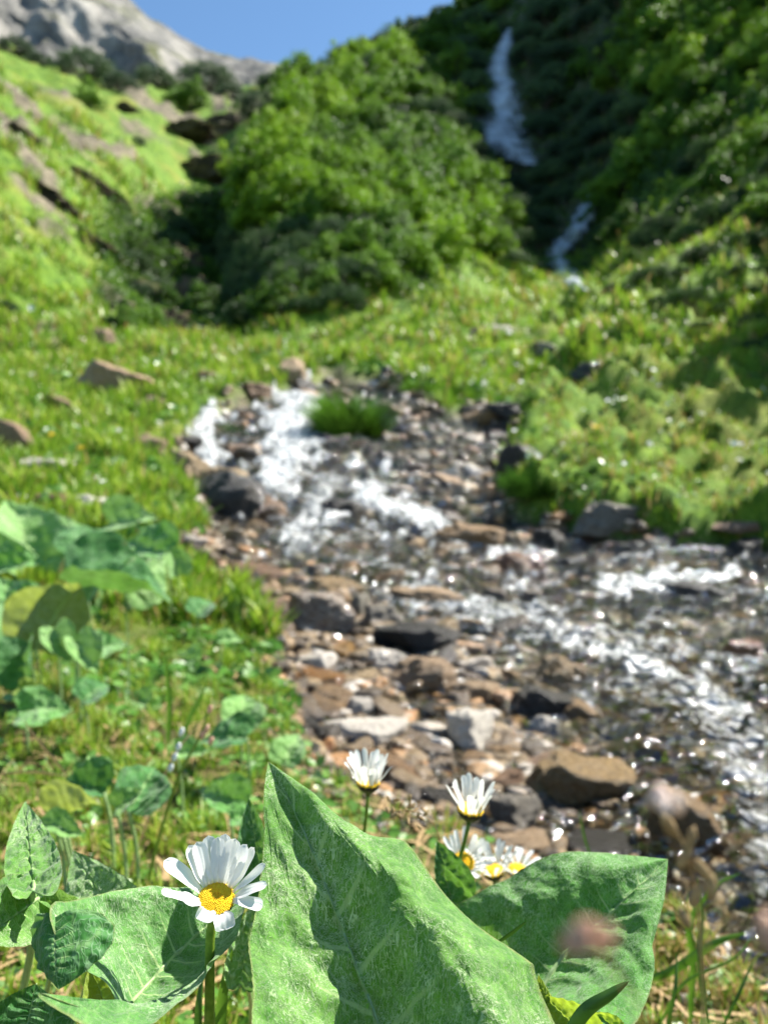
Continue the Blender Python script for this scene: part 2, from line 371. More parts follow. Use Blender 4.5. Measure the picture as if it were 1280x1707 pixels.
# ------------------------------------------------------------------ ground: one sheet
YL = np.array([.15, .3, .55, .9, 1.35, 2, 3, 4.5, 6.5, 9, 12, 16, 22, 30, 40, 50, 60, 75, 90, 110, 135])
TB = {
 -1100: [4000,2450,1720,1400,1180,1020,880,760,660,570,490,400,300,180,80,20,-20,-60,-80,-100,-100],
 -300: [4000,2400,1710,1400,1200,1050,910,800,710,630,565,480,350,220,110,60,30,0,-20,-20,-20],
 0: [3950,2380,1710,1410,1210,1065,935,835,755,685,625,580,475,330,210,150,115,98,92,90,90],
 200: [3950,2400,1730,1420,1225,1085,965,870,790,712,650,600,564,500,390,300,225,175,150,140,140],
 300: [3980,2420,1745,1435,1242,1105,980,885,800,718,652,604,570,558,520,440,340,235,185,155,148],
 400: [4000,2450,1760,1450,1260,1125,995,900,812,725,655,608,580,568,556,520,430,280,190,160,152],
 520: [4050,2480,1790,1475,1280,1140,1010,912,818,722,648,604,572,355,280,235,205,180,155,135,125],
 455: [4020,2465,1775,1467,1270,1132,1003,906,815,724,650,606,576,395,300,250,215,190,165,150,145],
 640: [4100,2550,1830,1505,1300,1150,1020,925,825,722,642,600,564,385,290,235,190,145,110,80,60],
 760: [4150,2600,1900,1550,1330,1165,1030,935,835,735,655,602,555,490,390,310,240,180,120,60,20],
 880: [4200,2650,1940,1590,1355,1185,1045,947,850,750,668,602,545,500,475,450,420,300,70,-30,-80],
 960: [4200,2680,1960,1600,1365,1195,1050,950,858,757,672,600,535,505,497,470,320,280,90,-60,-120],
 1050: [4200,2680,1950,1595,1362,1192,1050,950,860,755,665,590,520,455,400,330,170,-10,-190,-320,-380],
 1160: [4200,2680,1930,1585,1358,1188,1048,948,856,748,652,565,480,400,310,190,30,-120,-290,-400,-450],
 1280: [4200,2650,1910,1575,1350,1180,1046,946,850,738,635,535,430,320,200,90,-20,-180,-340,-430,-480],
 1600: [4150,2600,1860,1550,1335,1170,1035,930,820,690,570,440,310,180,50,-60,-140,-230,-300,-360,-400],
 2500: [4100,2550,1820,1500,1290,1130,990,870,740,600,450,300,160,20,-100,-200,-270,-350,-400,-450,-500]}
NU, NV = 600, 540
PXG = np.linspace(-1100, 2500, NU); VG = np.linspace(math.log(.15), math.log(135), NV)
cols = sorted(TB); tab = np.array([np.interp(VG, np.log(YL), TB[c]) for c in cols])           # cols x NV
R = np.stack([np.interp(PXG, cols, tab[:, j]) for j in range(NV)])                              # NV x NU
def gblur(A, sg, ax):
    r = int(3*sg); k = np.exp(-.5*(np.arange(-r, r+1)/sg)**2); k /= k.sum()
    pad = [(0, 0), (0, 0)]; pad[ax] = (r, r)
    B = np.pad(A, pad, mode='reflect', reflect_type='odd')
    return np.apply_along_axis(lambda m: np.convolve(m, k, 'valid'), ax, B)
R = gblur(gblur(R, 6, 1), 5, 0)
def inv_v(px, row):
    c = np.clip((px-PXG[0])/(PXG[1]-PXG[0]), 0, NU-1.001); i = int(c); f = c-i
    r = R[:, i]*(1-f)+R[:, i+1]*f
    k = np.argmax(r <= row)
    if k == 0: return VG[0] if r[0] <= row else VG[-1]
    a = (r[k-1]-row)/max(r[k-1]-r[k], 1e-6)
    return VG[k-1]+a*(VG[k]-VG[k-1])
# outline of the stream bed as it lies in the ground (photo pixels -> ground)
poly_px = [(470,640),(400,655),(330,690),(295,725),(285,770),(330,850),(345,880),(285,925),(300,965),(430,995),(455,1040),(470,1130),(505,1210),(520,1270),(640,1330),(760,1380),(880,1425),(1010,1470),(1150,1530),(1230,1600),(1400,1720),(1800,1800),(2300,1500),(2300,930),
           (1500,905),(1280,905),(1180,900),(1050,890),(960,880),(880,845),(830,800),(850,745),(885,700),(830,678),(740,672),(680,640),(650,615),(560,618)]
pp = np.array([(x/F, inv_v(x, y)) for x, y in poly_px])
UU, VV = np.meshgrid(PXG, VG)
def sdist(x, y, P):
    d = np.full(x.shape, 1e9); ins = np.zeros(x.shape, bool); n = len(P)
    for i in range(n):
        a, b = P[i], P[(i+1) % n]; e = b-a
        t = np.clip(((x-a[0])*e[0]+(y-a[1])*e[1])/(e@e+1e-12), 0, 1)
        d = np.minimum(d, np.hypot(x-a[0]-t*e[0], y-a[1]-t*e[1]))
        ins ^= ((a[1] > y) != (b[1] > y)) & (x < (b[0]-a[0])*(y-a[1])/(b[1]-a[1]+1e-12)+a[0])
    return np.where(ins, -d, d)
YY = np.exp(VV); XX = (UU-640)/F*YY; Z0 = -(R-853.5)/F*YY
SD = sdist(UU/F + .018*fbm(P3(UU/90, VV*9), 3), VV + .018*fbm(P3(UU/90+50, VV*9), 3), pp)
BED = sstep(.012, -.03, SD)
depth = .05*YY**.75
Zn = fbm(P3(XX/YY*14, VV*14), 5)*.010*YY*sstep(.2, 1.0, YY)
Zn += sstep(8, 16, YY)*fbm(P3(XX*.25, YY*.25), 4)*.35*np.clip((YY-8)/20, 0, 3)
Zn += (1-BED)*np.abs(fbm(P3(XX*1.3, YY*1.3, 3.3), 3))*.14*sstep(2.0, 6, YY)
ledge = fbm(P3(XX*.9+9, YY*.9), 3)
Z = Z0 - BED*depth + Zn + BED*fbm(P3(XX/YY*45, VV*45), 3)*.010*YY
# a raised cushion bank right of the stream
br = sstep(800, 880, UU)*sstep(.002, .016, SD)*sstep(3.8, 4.6, YY)*(1-sstep(9, 16, YY))
Z += br*(.16 + .16*np.abs(fbm(P3(XX*1.6, YY*1.6, 6), 3)))*sstep(.5, .05, SD)
Z += (1-BED)*sstep(850, 950, UU)*sstep(5, 8, YY)*(1-sstep(22, 30, YY))*(fbm(P3(XX*.9, YY*.9, 12), 4)*.042*YY + np.abs(fbm(P3(XX*2.2, YY*2.2, 14), 3))*.02*YY)
wet = sstep(0, 60, (UU-640)*.42+965-R)*0 + np.clip(sstep(880, 1080, UU + (R-1000)*-.35)*sstep(15, 9, YY) , 0, 1)
dry_ = (1-sstep(820, 960, UU+(1100-R)*.3))*sstep(925, 960, R)
Zw = gblur(gblur(Z0 - (.60-.42*wet+.14*dry_)*depth, 3, 0), 3, 1) + fbm(P3(XX/YY*20, VV*20), 3)*.006*YY
# rock bands of the left slope and the gorge walls
diag = (UU*.52 - (R)*1.0)
bands = fbm(P3(UU/120+R/260*.0, (R-UU*.62)/42, 0), 5)
leftm = sstep(20, 28, YY)*(1-sstep(430, 520, UU))
rk = sstep(.27, .46, bands + .25*sstep(60, -60, np.abs(UU*.62+190-R)-60) + .18*sstep(180, 330, UU)*sstep(420, 300, R))*leftm
gorge = sstep(760, 850, UU)*(1-sstep(1010, 1100, UU))*sstep(44, 52, YY)
rk = np.maximum(rk, gorge*.35)
rk = np.maximum(rk, .8*sstep(.42, .6, fbm(P3(XX*.8, YY*.8, 8), 4))*sstep(10, 14, YY)*(1-sstep(20, 24, YY)))
shrub_shade = np.clip(sstep(430, 500, UU)*sstep(23, 30, YY)*(1-sstep(790, 850, UU)*(1-sstep(40, 50, YY))) *(1-sstep(700, 760, UU)*(1-sstep(38, 46, YY))) + sstep(1020, 1080, UU)*sstep(30, 42, YY) + gorge + sstep(150, 210, UU)*(1-sstep(420, 460, UU))*sstep(24, 27, YY)*sstep(330, 350, R)*.9, 0, 1)  # shrub ground; the last term darkens the gully floor in place of shade
Z += rk*leftm*(fbm(P3(XX*.5, YY*.5, Z*.5), 5)*.5+.2)
Z += gorge*np.abs(fbm(P3(XX*.35, YY*.35, Z*.35), 5))*2.0
GV = np.stack([XX, YY, Z], -1)
# the same sheet carried on to both sides and back under and behind the camera
def widen(A, left, right): return np.concatenate([left, A, right], 1)
exl = np.array([-9000, -6000, -4000, -2600, -1700.]); exr = np.array([3300, 4500, 6500, 10000.])
def side(cols_, k):
    x = (cols_[None]-640)/F*YY[:, :1]; return np.stack([x, np.repeat(YY[:, :1], len(cols_), 1), Z[:, k][:, None] + 0*x], -1)
GE = widen(GV, side(exl, 0), side(exr, -1)); AE = [widen(a_, np.repeat(a_[:, :1], 5, 1), np.repeat(a_[:, -1:], 4, 1)) for a_ in (BED, rk*(1-BED), shrub_shade)]
nce = GE.shape[1]; bx_ = np.linspace(-9, 9, nce); back = np.stack([bx_, np.full(nce, -4.0), np.full(nce, -.40)], -1)[None]
GE = np.concatenate([back, GE], 0); AE = [np.concatenate([a_[:1]*0, a_], 0) for a_ in AE]
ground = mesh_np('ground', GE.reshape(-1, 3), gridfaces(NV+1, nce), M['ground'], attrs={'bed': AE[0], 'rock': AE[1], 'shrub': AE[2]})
tag(ground, 'alpine meadow, grassy left slope and stony stream bed rising to a gorge', None, None, 'structure')
bvh = BVHTree.FromPolygons([tuple(v) for v in GV.reshape(-1, 3)], gridfaces(NV, NU).tolist())
def G(px, py):
    """where the line of sight through photo pixel px,py meets the ground"""
    h = bvh.ray_cast(Vector((0, 0, 0)), Vector(PX(px, py, 1)).normalized())
    return h[0] if h[0] is not None else None
def samp(A, px, v):
    a = np.clip((px-PXG[0])/(PXG[1]-PXG[0]), 0, NU-1.001); b = np.clip((v-VG[0])/(VG[1]-VG[0]), 0, NV-1.001)
    i = a.astype(int); j = b.astype(int); fa = a-i; fb = b-j
    return (A[j, i]*(1-fa)+A[j, i+1]*fa)*(1-fb)+(A[j+1, i]*(1-fa)+A[j+1, i+1]*fa)*fb
def zat(x, y):
    px = np.atleast_1d(x/y*F+640); return samp(Z, px, np.atleast_1d(np.log(y)))

# ------------------------------------------------------------------ stream water
def to_uv(pl): return np.array([(x/F, inv_v(x, y)) for x, y in pl])
foam_lines = [([(495,655),(480,690),(478,730),(455,775)], 42, 1.25), ([(500,700),(480,760)], 34, 1.1), ([(340,708),(352,748)], 26, 1.15), ([(335,740),(372,748)], 14, .9), ([(550,795),(525,830),(500,870)], 34, .85), ([(600,795),(660,830),(720,850),(770,870)], 30, 1.0), ([(620,815),(700,840)], 34, 1.25), ([(525,850),(480,872)], 26, 1.0), ([(570,830),(540,850)], 22, 1.0),
              ([(820,898),(890,905)], 16, .8), ([(560,900),(700,935)], 38, .6), ([(700,965),(790,985),(880,1005),(960,1045),(1060,1095),(1150,1135),(1230,1180)], 46, .85), ([(900,1020),(1060,1060),(1230,1100)], 50, .7), ([(1010,968),(1120,965),(1220,955)], 22, 1.05),
              ([(1010,930),(1100,918),(1190,912)], 16, .75), ([(1200,1240),(1290,1330),(1280,1420)], 90, .62), ([(880,930),(930,950)], 16, .7), ([(1060,1130),(1160,1180),(1280,1200)], 60, .6), ([(640,970),(740,985)], 26, .6), ([(1100,1010),(1290,1040)], 30, .55), ([(980,1140),(1150,1230),(1260,1300)], 70, .5), ([(850,940),(1000,985)], 20, .6), ([(1180,960),(1290,1000)], 26, .6), ([(560,850),(640,880),(740,920)], 34, .55), ([(450,800),(470,850)], 20, .6)]  # foam along the lower right also paints in the sparkle of the water
FO = np.zeros_like(SD)
for pl, wpx, fs in foam_lines:
    P = to_uv(pl); d = np.full(SD.shape, 1e9); yv = VV
    for i in range(len(P)-1):
        a, b = P[i], P[i+1]; e = b-a; t = np.clip(((UU/F-a[0])*e[0]+(yv-a[1])*e[1])/(e@e), 0, 1)
        px_ = (a[0]+t*e[0]); v_ = a[1]+t*e[1]
        dr = (samp(R, np.ravel(px_*F), np.ravel(v_)).reshape(R.shape) - R)
        d = np.minimum(d, np.hypot(UU-px_*F, dr*1.0))
    dn = d*(1+.9*fbm(P3(UU/34, R/17, wpx*.1), 3)) + 6*fbm(P3(UU/12, R/7, 2), 2)
    FO = np.maximum(FO, fs*np.exp(-(np.maximum(dn, 0)/wpx)**2))
steep = sstep(6, 9, YY)
keep = (SD < .01) & (YY < 16) & (YY > .7)
Zw2 = Zw + np.clip(FO, 0, 1)*(.006*YY + .012*np.abs(fbm(P3(XX*6, YY*4), 5))*YY**.7) + .004*fbm(P3(XX*9, YY*6), 3)*YY**.5
Zw2 = np.where(FO > .8, np.maximum(Zw2, Z+.02*YY**.5), Zw2)
WV = np.stack([XX, YY, Zw2], -1).reshape(-1, 3); gf = gridfaces(NV, NU); kf = keep.ravel()[gf].all(1)
gf = gf[kf]; used, invx = np.unique(gf, return_inverse=True)
water = mesh_np('stream_water', WV[used], invx.reshape(-1, 4), M['water'], attrs={'foam': FO.ravel()[used], 'far': steep.ravel()[used]})
tag(water, 'clear shallow mountain stream with white foaming cascades over stones', None, None, 'structure')

# ------------------------------------------------------------------ far mountain
def mountain():
    nx, ny = 260, 90
    xs = np.linspace(-420, 260, nx); ts = np.linspace(0, 1, ny)
    X, T = np.meshgrid(xs, ts); Yb = 330 + T*190
    pxr = X/520*F+640
    ridge_row = np.interp(pxr, [-500,0,60,180,250,330,400,440,500,560,700,1200], [-420,-160,-90,-25,28,78,98,103,112,130,170,260])
    top = -(ridge_row-853.5)/F*520
    base = 110 + 0*X
    Zm = base + (top-base)*T**.85
    n = 1-np.abs(fbm(P3(X*.018+T*.6, T*2.2, X*.0), 6))
    Zm = Zm + (n-.8)*26*np.sin(np.clip(T, 0, 1)*PI)**.5*(1-T*.35) + (T > .97)*fbm(P3(X*.05, 0*X), 4)*3
    Yb = Yb + fbm(P3(X*.02, T*4, 5), 5)*22*np.sin(T*PI)
    back = np.stack([X[-1], Yb[-1]+60, Zm[-1]-60], -1)
    V = np.concatenate([np.stack([X, Yb, Zm], -1), back[None]], 0)
    o = mesh_np('mountain', V.reshape(-1, 3), gridfaces(ny+1, nx), M['mountain'])
    tag(o, 'distant grey limestone ridge against the blue sky', None, None, 'structure')
mountain()

# ------------------------------------------------------------------ waterfalls
def waterfall(name, pts, label):
    n = len(pts)*14; P = spline(pts, n); rows = []; ed = []
    for i, (px, py, w) in enumerate(P):
        w = w*1.7*(1+.18*math.sin(i*.7)+.12*math.sin(i*1.9))
        for k in range(13):
            t = k/12*2-1; x = px+t*w
            h = G(x, py); 
            if h is None: h = Vector(PX(x, py, 85))
            rows.append((h.x, h.y, h.z)); ed.append(abs(t)**1.5)
    V = np.array(rows).reshape(n, 13, 3)
    for it in range(3): V[1:-1] = (V[:-2]+2*V[1:-1]+V[2:])/4
    V *= (1-(1.8+.5*fbm(V*.8, 3))/V[..., 1])[..., None]
    V[..., 1] -= .5*(1-(np.linspace(-1, 1, 13)**2))[None]
    o = mesh_np(name, V.reshape(-1, 3), gridfaces(n, 13), M['fall'], attrs={'edge': ed})
    tag(o, label, None, None, 'structure')
waterfall('waterfall', [(848,52,7),(838,85,13),(830,120,17),(838,160,24),(832,200,34),(838,235,36),(862,262,26),(888,278,14)], 'upper white waterfall falling down the dark gorge wall')
waterfall('waterfall', [(985,322,9),(975,352,15),(955,388,16),(925,430,18),(940,455,18),(964,492,12)], 'lower narrow waterfall at the foot of the gorge')

# ------------------------------------------------------------------ rocks
def ico(sub):
    bm = bmesh.new(); bmesh.ops.create_icosphere(bm, subdivisions=sub, radius=1)
    V = np.array([v.co[:] for v in bm.verts]); Fc = np.array([[v.index for v in f.verts] for f in bm.faces]); bm.free()
    return V, Fc
ICO = {k: ico(k) for k in (1, 2, 4, 5)}
def rock_verts(sub, seed, npl=13, rough=1.0, flat=1.0):
    r = np.random.default_rng(seed); V = ICO[sub][0]
    n = r.normal(size=(npl, 3)); n /= np.linalg.norm(n, axis=1)[:, None]; d = r.uniform(.55, .95, npl)
    n = np.vstack([n, [[0, 0, 1], [0, 0, -1]]]); d = np.append(d, [.62, .7])
    t = V@n.T; rr = np.where(t > .05, d/np.maximum(t, .05), 9)
    srt = np.sort(rr, 1); k = .06
    rad = -k*np.log(np.exp(-srt[:, :4]/k).sum(1))
    rad = np.minimum(rad, 1.25)
    P = V*rad[:, None]
    q = P + seed*3.1
    nz = fbm(q*1.6, 3)*.10 + fbm(q*np.array([3, 3, 9]), 4)*.045*rough + np.abs(fbm(q*7, 3))*.03*rough
    P = P + V*nz[:, None]
    P /= np.abs(P).max(0)
    return P
ROCKM = []
for k in range(12):
    V = rock_verts(5, 11+k*7, 9+k % 5)
    me_o = mesh_np('stone', V, ICO[5][1], M['brown'], smooth=True, link=False)
    me_o.data.set_sharp_from_angle(angle=math.radians(42)) if hasattr(me_o.data, 'set_sharp_from_angle') else None
    ROCKM.append(me_o.data); bpy.data.objects.remove(me_o)
def place_rock(name, p, sx, sy, sz, rz, kind, label, cat, group=None, tilt=(0, 0), var=None):
    o = bpy.data.objects.new(name, ROCKM[random.randrange(12) if var is None else var]); C.objects.link(o)
    o.location = p; o.scale = (sx, sy, sz); o.rotation_euler = (tilt[0], tilt[1], rz)
    o.material_slots[0].link = 'OBJECT'; o.material_slots[0].material = M[kind]
    return tag(o, label, cat, group)
occ = []
# px, py (middle), width, height, kind, tilt, label
RK = [
 (525,1040,135,88,'layered',.05,'broad flat-topped banded brown stone with a pale front edge, left side of the stream'),
 (612,1242,165,58,'pale',.05,'long low whitish stone just above the left back daisy'),
 (782,1240,85,88,'pale',.0,'pinkish white knobbly stone above the right back daisy'),
 (648,1110,84,40,'pale',.08,'small flat white slab in the middle of the stones'),
 (640,1040,72,52,'grey',.0,'rounded whitish grey stone right of the banded stone'),
 (600,1022,44,50,'grey',.0,'small upright grey stone touching the banded stone'),
 (700,1075,150,62,'dark',-.1,'long dark wet stone behind the flat white slab'),
 (715,1140,120,62,'tan',.1,'tan angular stone beside the flat white slab'),
 (515,1142,125,44,'orange',.05,'flat rusty orange stone at the left edge of the stream'),
 (565,1100,80,48,'orange',.0,'rusty brown stone directly below the banded stone'),
 (545,1180,110,52,'brown',.1,'wet brown stone glinting below the flat orange stone'),
 (600,1192,70,40,'pale',.0,'small pale stone above the long whitish stone'),
 (800,1165,95,42,'tan',.1,'olive brown flat stone in the middle of the stream bed'),
 (935,1138,120,72,'brown',.35,'slanting brown stone with rusty patches at the edge of the fast water'),
 (905,1185,140,60,'dark',.3,'black shadowed stone below the slanting brown stone'),
 (975,1200,110,44,'brown',.35,'low brown slab running down beside the dark pool'),
 (1060,1180,150,44,'brown',.05,'flat brown stone washed by water right of the stream bed'),
 (860,1058,120,50,'dark',.25,'dark slab with its back to the white rushing water'),
 (918,915,72,64,'dark',.0,'black rounded boulder standing in front of the right bank'),
 (965,958,78,52,'dark',.0,'black stone just below the black rounded boulder'),
 (1005,1008,165,34,'tan',.0,'long narrow tan slab lying across the white water'),
 (1170,1008,130,62,'dark',.0,'wide black stone in the fast water at the right'),
 (1252,1112,100,72,'orange',.0,'bright orange rusty boulder at the right edge of the photo'),
 (1242,935,60,62,'dark',-.2,'dark pointed stone under the right bank edge'),
 (1180,932,42,26,'dark',.0,'small dark stone in the foam under the right bank'),
 (575,858,85,44,'dark',.2,'dark wet stone dividing the middle cascade'),
 (722,872,66,36,'dark',.0,'small black stone below the wide middle cascade'),
 (770,905,140,62,'brown',.15,'brown boulder below the middle cascade'),
 (865,958,130,66,'orange',.0,'wet amber boulder glinting above the fast water'),
 (700,1005,150,40,'tan',.0,'pinkish brown wet slab in the centre of the stream'),
 (960,1318,185,88,'brown',.22,'large dull brown boulder behind the right leaf'),
 (1150,1400,130,110,'brown',.35,'big brown boulder at the lower right bank behind the pink buds'),
 (1110,1272,110,50,'brown',.0,'half sunk brown stone in the sparkling shallows'),
 (908,1222,64,46,'pale',.3,'small broken white stone above the large dull brown boulder'),
 (855,1372,90,70,'grey',.0,'pale grey cobble beside the lower daisies'),
 (1275,1505,60,70,'dark',.0,'black stone at the lower right edge of the photo'),
 (425,960,110,36,'brown',.1,'flat brown stone where the stream bed meets the left bank'),
 (560,985,90,36,'brown',.0,'thin brown slab above the banded stone'),
 (470,905,90,34,'grey',.0,'low grey stone below the big dark slab'),
 (650,690,50,28,'brown',.1,'brown stone beside the grassy islet'),
 (790,700,80,30,'brown',.0,'brown stone in the upper stream bed'),
 (850,690,90,30,'dark',.0,'dark stone at the upper right edge of the stream bed'),
 (470,800,60,40,'brown',.0,'brown stone between the two middle cascades'),
 (508,738,44,26,'dark',.1,'dark stone parting the lower end of the top cascade'),
 (440,690,40,26,'brown',.0,'brown stone at the left edge of the top cascade'),
 (535,700,36,30,'dark',.0,'dark stone between the top cascade and the grassy islet'),
 (462,668,30,18,'dark',.0,'small dark stone at the head of the top cascade'),
 (400,760,60,34,'brown',.0,'brown stone between the small left cascade and the top cascade'),
 (610,800,44,26,'dark',.0,'dark stone at the head of the wide middle cascade'),
 (660,850,46,24,'dark',.0,'dark stone inside the wide middle cascade'),
 (545,820,40,26,'brown',.0,'brown stone inside the left middle cascade'),
 (1010,1075,90,34,'brown',.0,'brown stone awash in the main white current'),
 (1120,1120,80,28,'tan',.0,'tan stone just breaking the main white current'),
 (1090,1050,70,26,'brown',.0,'brown stone above the main white current'),
 (1200,1230,120,46,'brown',.0,'broad brown stone in the sparkling shallows at the right'),
 (1000,940,80,36,'brown',.0,'brown stone beside the foam under the right bank'),
 (1100,905,90,30,'tan',.0,'tan stone along the foot of the right bank'),
]
def on_ground(px, py):
    h = G(px, py); return h
for (px, py, w, hh, kind, tl, lab) in RK:
    h = on_ground(px, py+hh*.22)
    s = h.y/F; sx = w/2*s*1.06; sz = hh/2*s*1.25; sy = max(sx*.7, sz*.9)
    place_rock('stone', (h.x, h.y+sy*.35, h.z+sz*.42), sx, sy, sz, random.uniform(-.3, .3), kind, lab, 'stone', None, (random.uniform(-.1, .1), tl))
    occ.append((px, py, w/2, hh/2))
MR = [
 (180,638,125,52,'tan',.35,'long sloping brown rock lying in the left meadow'),
 (255,680,60,34,'brown',.4,'small brown rock at the lower end of the long sloping rock'),
 (485,622,58,44,'tan',-.2,'pointed sunlit tan rock right above the top cascade'),
 (168,566,56,28,'tan',.1,'brown boulder on the far edge of the meadow under the left slope'),
 (128,572,30,18,'pale',.0,'small pale boulder on the far edge of the meadow'),
 (95,672,60,22,'tan',.2,'low ochre rock in the meadow at the left'),
 (18,735,70,50,'tan',.3,'brown rock cut by the left edge of the photo'),
 (60,780,110,30,'pale',.1,'flat whitish rock near the left edge of the photo'),
 (160,862,92,54,'pale',.25,'pale domed rock among the left leaves'),
 (65,845,80,38,'brown',.0,'brown rock behind the pale blue-green leaves'),
 (60,885,40,26,'pale',.0,'small white rock between the left leaves'),
 (345,630,56,18,'brown',.1,'low dark rock in the far meadow'),
 (305,788,66,52,'tan',.35,'upright tan rock leaning on the big dark slab'),
 (385,848,140,84,'dark',.38,'big dark slab with shaded face beside the cascade'),
 (440,862,90,50,'brown',.5,'brown shoulder of rock right of the big dark slab'),
 (835,552,50,18,'pale',.0,'pale rock on the grassy slope below the lower waterfall'),
 (800,556,34,18,'tan',.0,'tan rock beside the pale rock on the grassy slope'),
 (985,618,60,26,'dark',.0,'dark grey rock in the right meadow'),
 (905,582,46,18,'grey',.0,'flat grey rock in the upper right meadow'),
 (240,745,60,40,'tan',.4,'ochre rock half hidden in the grass of the left meadow'),
 (1240,880,90,16,'tan',.0,'thin tan slab in the edge of the right bank'),
 (640,1005,30,20,'tan',.0,'small ochre cobble above the whitish grey stone'),
 (870,770,80,50,'dark',.0,'dark shaded rock under the overhanging right bank'),
 (1010,868,110,50,'grey',.1,'grey rock under the edge of the mossy right bank'),
]
for (px, py, w, hh, kind, tl, lab) in MR:
    h = on_ground(px, py+hh*.25)
    s = h.y/F; sx = w/2*s; sz = hh/2*s*1.15; sy = max(sx*.6, sz*.8)
    place_rock('rock', (h.x, h.y+sy*.3, h.z+sz*.5), sx*1.1, sy, sz*1.2, random.uniform(-.3, .3), kind, lab, 'rock', None, (0, tl))
    occ.append((px, py, w/2, hh/2))
kinds = ['brown']*9+['dark']*4+['tan']*7+['grey']*2+['pale']*3+['orange']*2
adj = {'brown': 'brown', 'dark': 'blackish', 'tan': 'tan', 'grey': 'grey', 'pale': 'whitish', 'orange': 'rust-coloured'}
n = 0; tries = 0
WCH = [((700,965),(1230,1180),55)]
def in_channel(px, py):
    a = np.array([700., 965]); b = np.array([1230., 1180]); e = b-a; t = np.clip(((px-a[0])*e[0]+(py-a[1])*e[1])/(e@e), 0, 1)
    return math.hypot(px-a[0]-t*e[0], py-a[1]-t*e[1]) < 40 or (px > 1040 and py > 1150 and random.random() < .6) or (400 < px < 530 and 660 < py < 780)
while n < 232 and tries < 30000:
    tries += 1
    px = random.uniform(290, 1330); py = random.uniform(640, 1480) if n % 5 < 2 else random.uniform(900, 1460)
    if n % 5 > 2: px = random.uniform(300, 980)
    v = inv_v(px, py)
    if samp(SD, np.array([px]), np.array([v]))[0] > -.006: continue
    if in_channel(px, py) and random.random() < .75: continue
    lim = 16 + (py-640)/820*34
    w = random.uniform(1.1, 3.3)*lim*(1.35 if random.random() < .25 else 1); hh = w*random.uniform(.26, .50)
    if any(abs(px-a) < (w*.30+c*.66) and abs(py-b) < (hh*.30+d*.66) for a, b, c, d in occ): continue
    h = on_ground(px, py)
    if h is None or h.y > 16: continue
    s = h.y/F; kd = random.choice(kinds); sx = w/2*s
    zone = 'above the cascades' if py < 780 else ('around the cascades' if py < 900 else ('in the middle of the stream' if py < 1130 else 'in the near part of the stream bed'))
    side = 'left' if px < 600 else ('central' if px < 850 else 'right')
    lb = f'{"small" if w < lim*1.7 else "larger"} {adj[kd]} wet stone {zone}, {side} part'
    place_rock('stone', (h.x, h.y, h.z+hh/2*s*random.uniform(-.05, .35)), sx, sx*random.uniform(.6, .95), hh/2*s*1.1, random.uniform(-.6, .6)+random.choice([0, PI]), kd, lb, 'stone',
               'stones scattered in the stream bed', (random.uniform(-.2, .2), random.uniform(-.1, .35)))
    occ.append((px, py, w/2, hh/2)); n += 1
# pebbles: beyond counting
def scatter_rocks(name, N, mat, label, pxr, smin, smax, cond, sub=2, rmin=.9, rmax=14, ksc=1.0):
    px = rng.uniform(*pxr, N*4); v = rng.uniform(math.log(rmin), math.log(rmax), N*4)
    m = cond(px, v); px, v = px[m][:N], v[m][:N]; N = len(px)
    y = np.exp(v); x = (px-640)/F*y; z = samp(Z, px, v)
    Vs = [rock_verts(sub, 300+k, 8, .6) for k in range(8)]; V0 = np.array(Vs); nf = ICO[sub][1]; nv = V0.shape[1]
    idx = rng.integers(0, 8, N); s = rng.power(.7, N)*(smax-smin)+smin; s = s*y**.75*ksc
    a = rng.uniform(0, 2*PI, N); ca, sa = np.cos(a), np.sin(a)
    P = V0[idx]*np.stack([s, s*rng.uniform(.6, .9, N), s*rng.uniform(.35, .6, N)], -1)[:, None, :]
    tl = rng.uniform(-.4, .4, N); ct, st = np.cos(tl), np.sin(tl)
    X_, Z_ = P[..., 0]*ct[:, None]-P[..., 2]*st[:, None], P[..., 0]*st[:, None]+P[..., 2]*ct[:, None]
    Q = np.stack([X_*ca[:, None]-P[..., 1]*sa[:, None]+x[:, None], X_*sa[:, None]+P[..., 1]*ca[:, None]+y[:, None], Z_+z[:, None]+s[:, None]*.15], -1)
    Fc = (nf[None]+(np.arange(N)*nv)[:, None, None]).reshape(-1, 3)
    o = mesh_np(name, Q.reshape(-1, 3), Fc, mat, attrs={'rnd': np.repeat(rng.random(N), nv)})
    return tag(o, label, None, None, 'stuff')
scatter_rocks('stream_gravel', 12000, M['pebble'], 'small wet pebbles and gravel covering the stream bed', (280, 1500), .005, .024,
              lambda px, v: (samp(SD, px, v) < .004) & (samp(FO, px, v) < .35))
scatter_rocks('stream_cobbles', 1000, M['pebble'], 'fist-sized wet brown cobbles filling the stream bed between the larger stones', (300, 1450), .018, .040,
              lambda px, v: (samp(SD, px, v) < -.01) & (samp(FO, px, v) < .55), 4, 1.5, 13)
scatter_rocks('bank_gravel', 1600, M['pebble'], 'small dry stones and crumbs on the near left bank', (430, 1300), .003, .014,
              lambda px, v: (samp(SD, px, v) > -.01) & (samp(SD, px, v) < .09+.05*np.sin(px*.05)), 1, .55, 2.6)
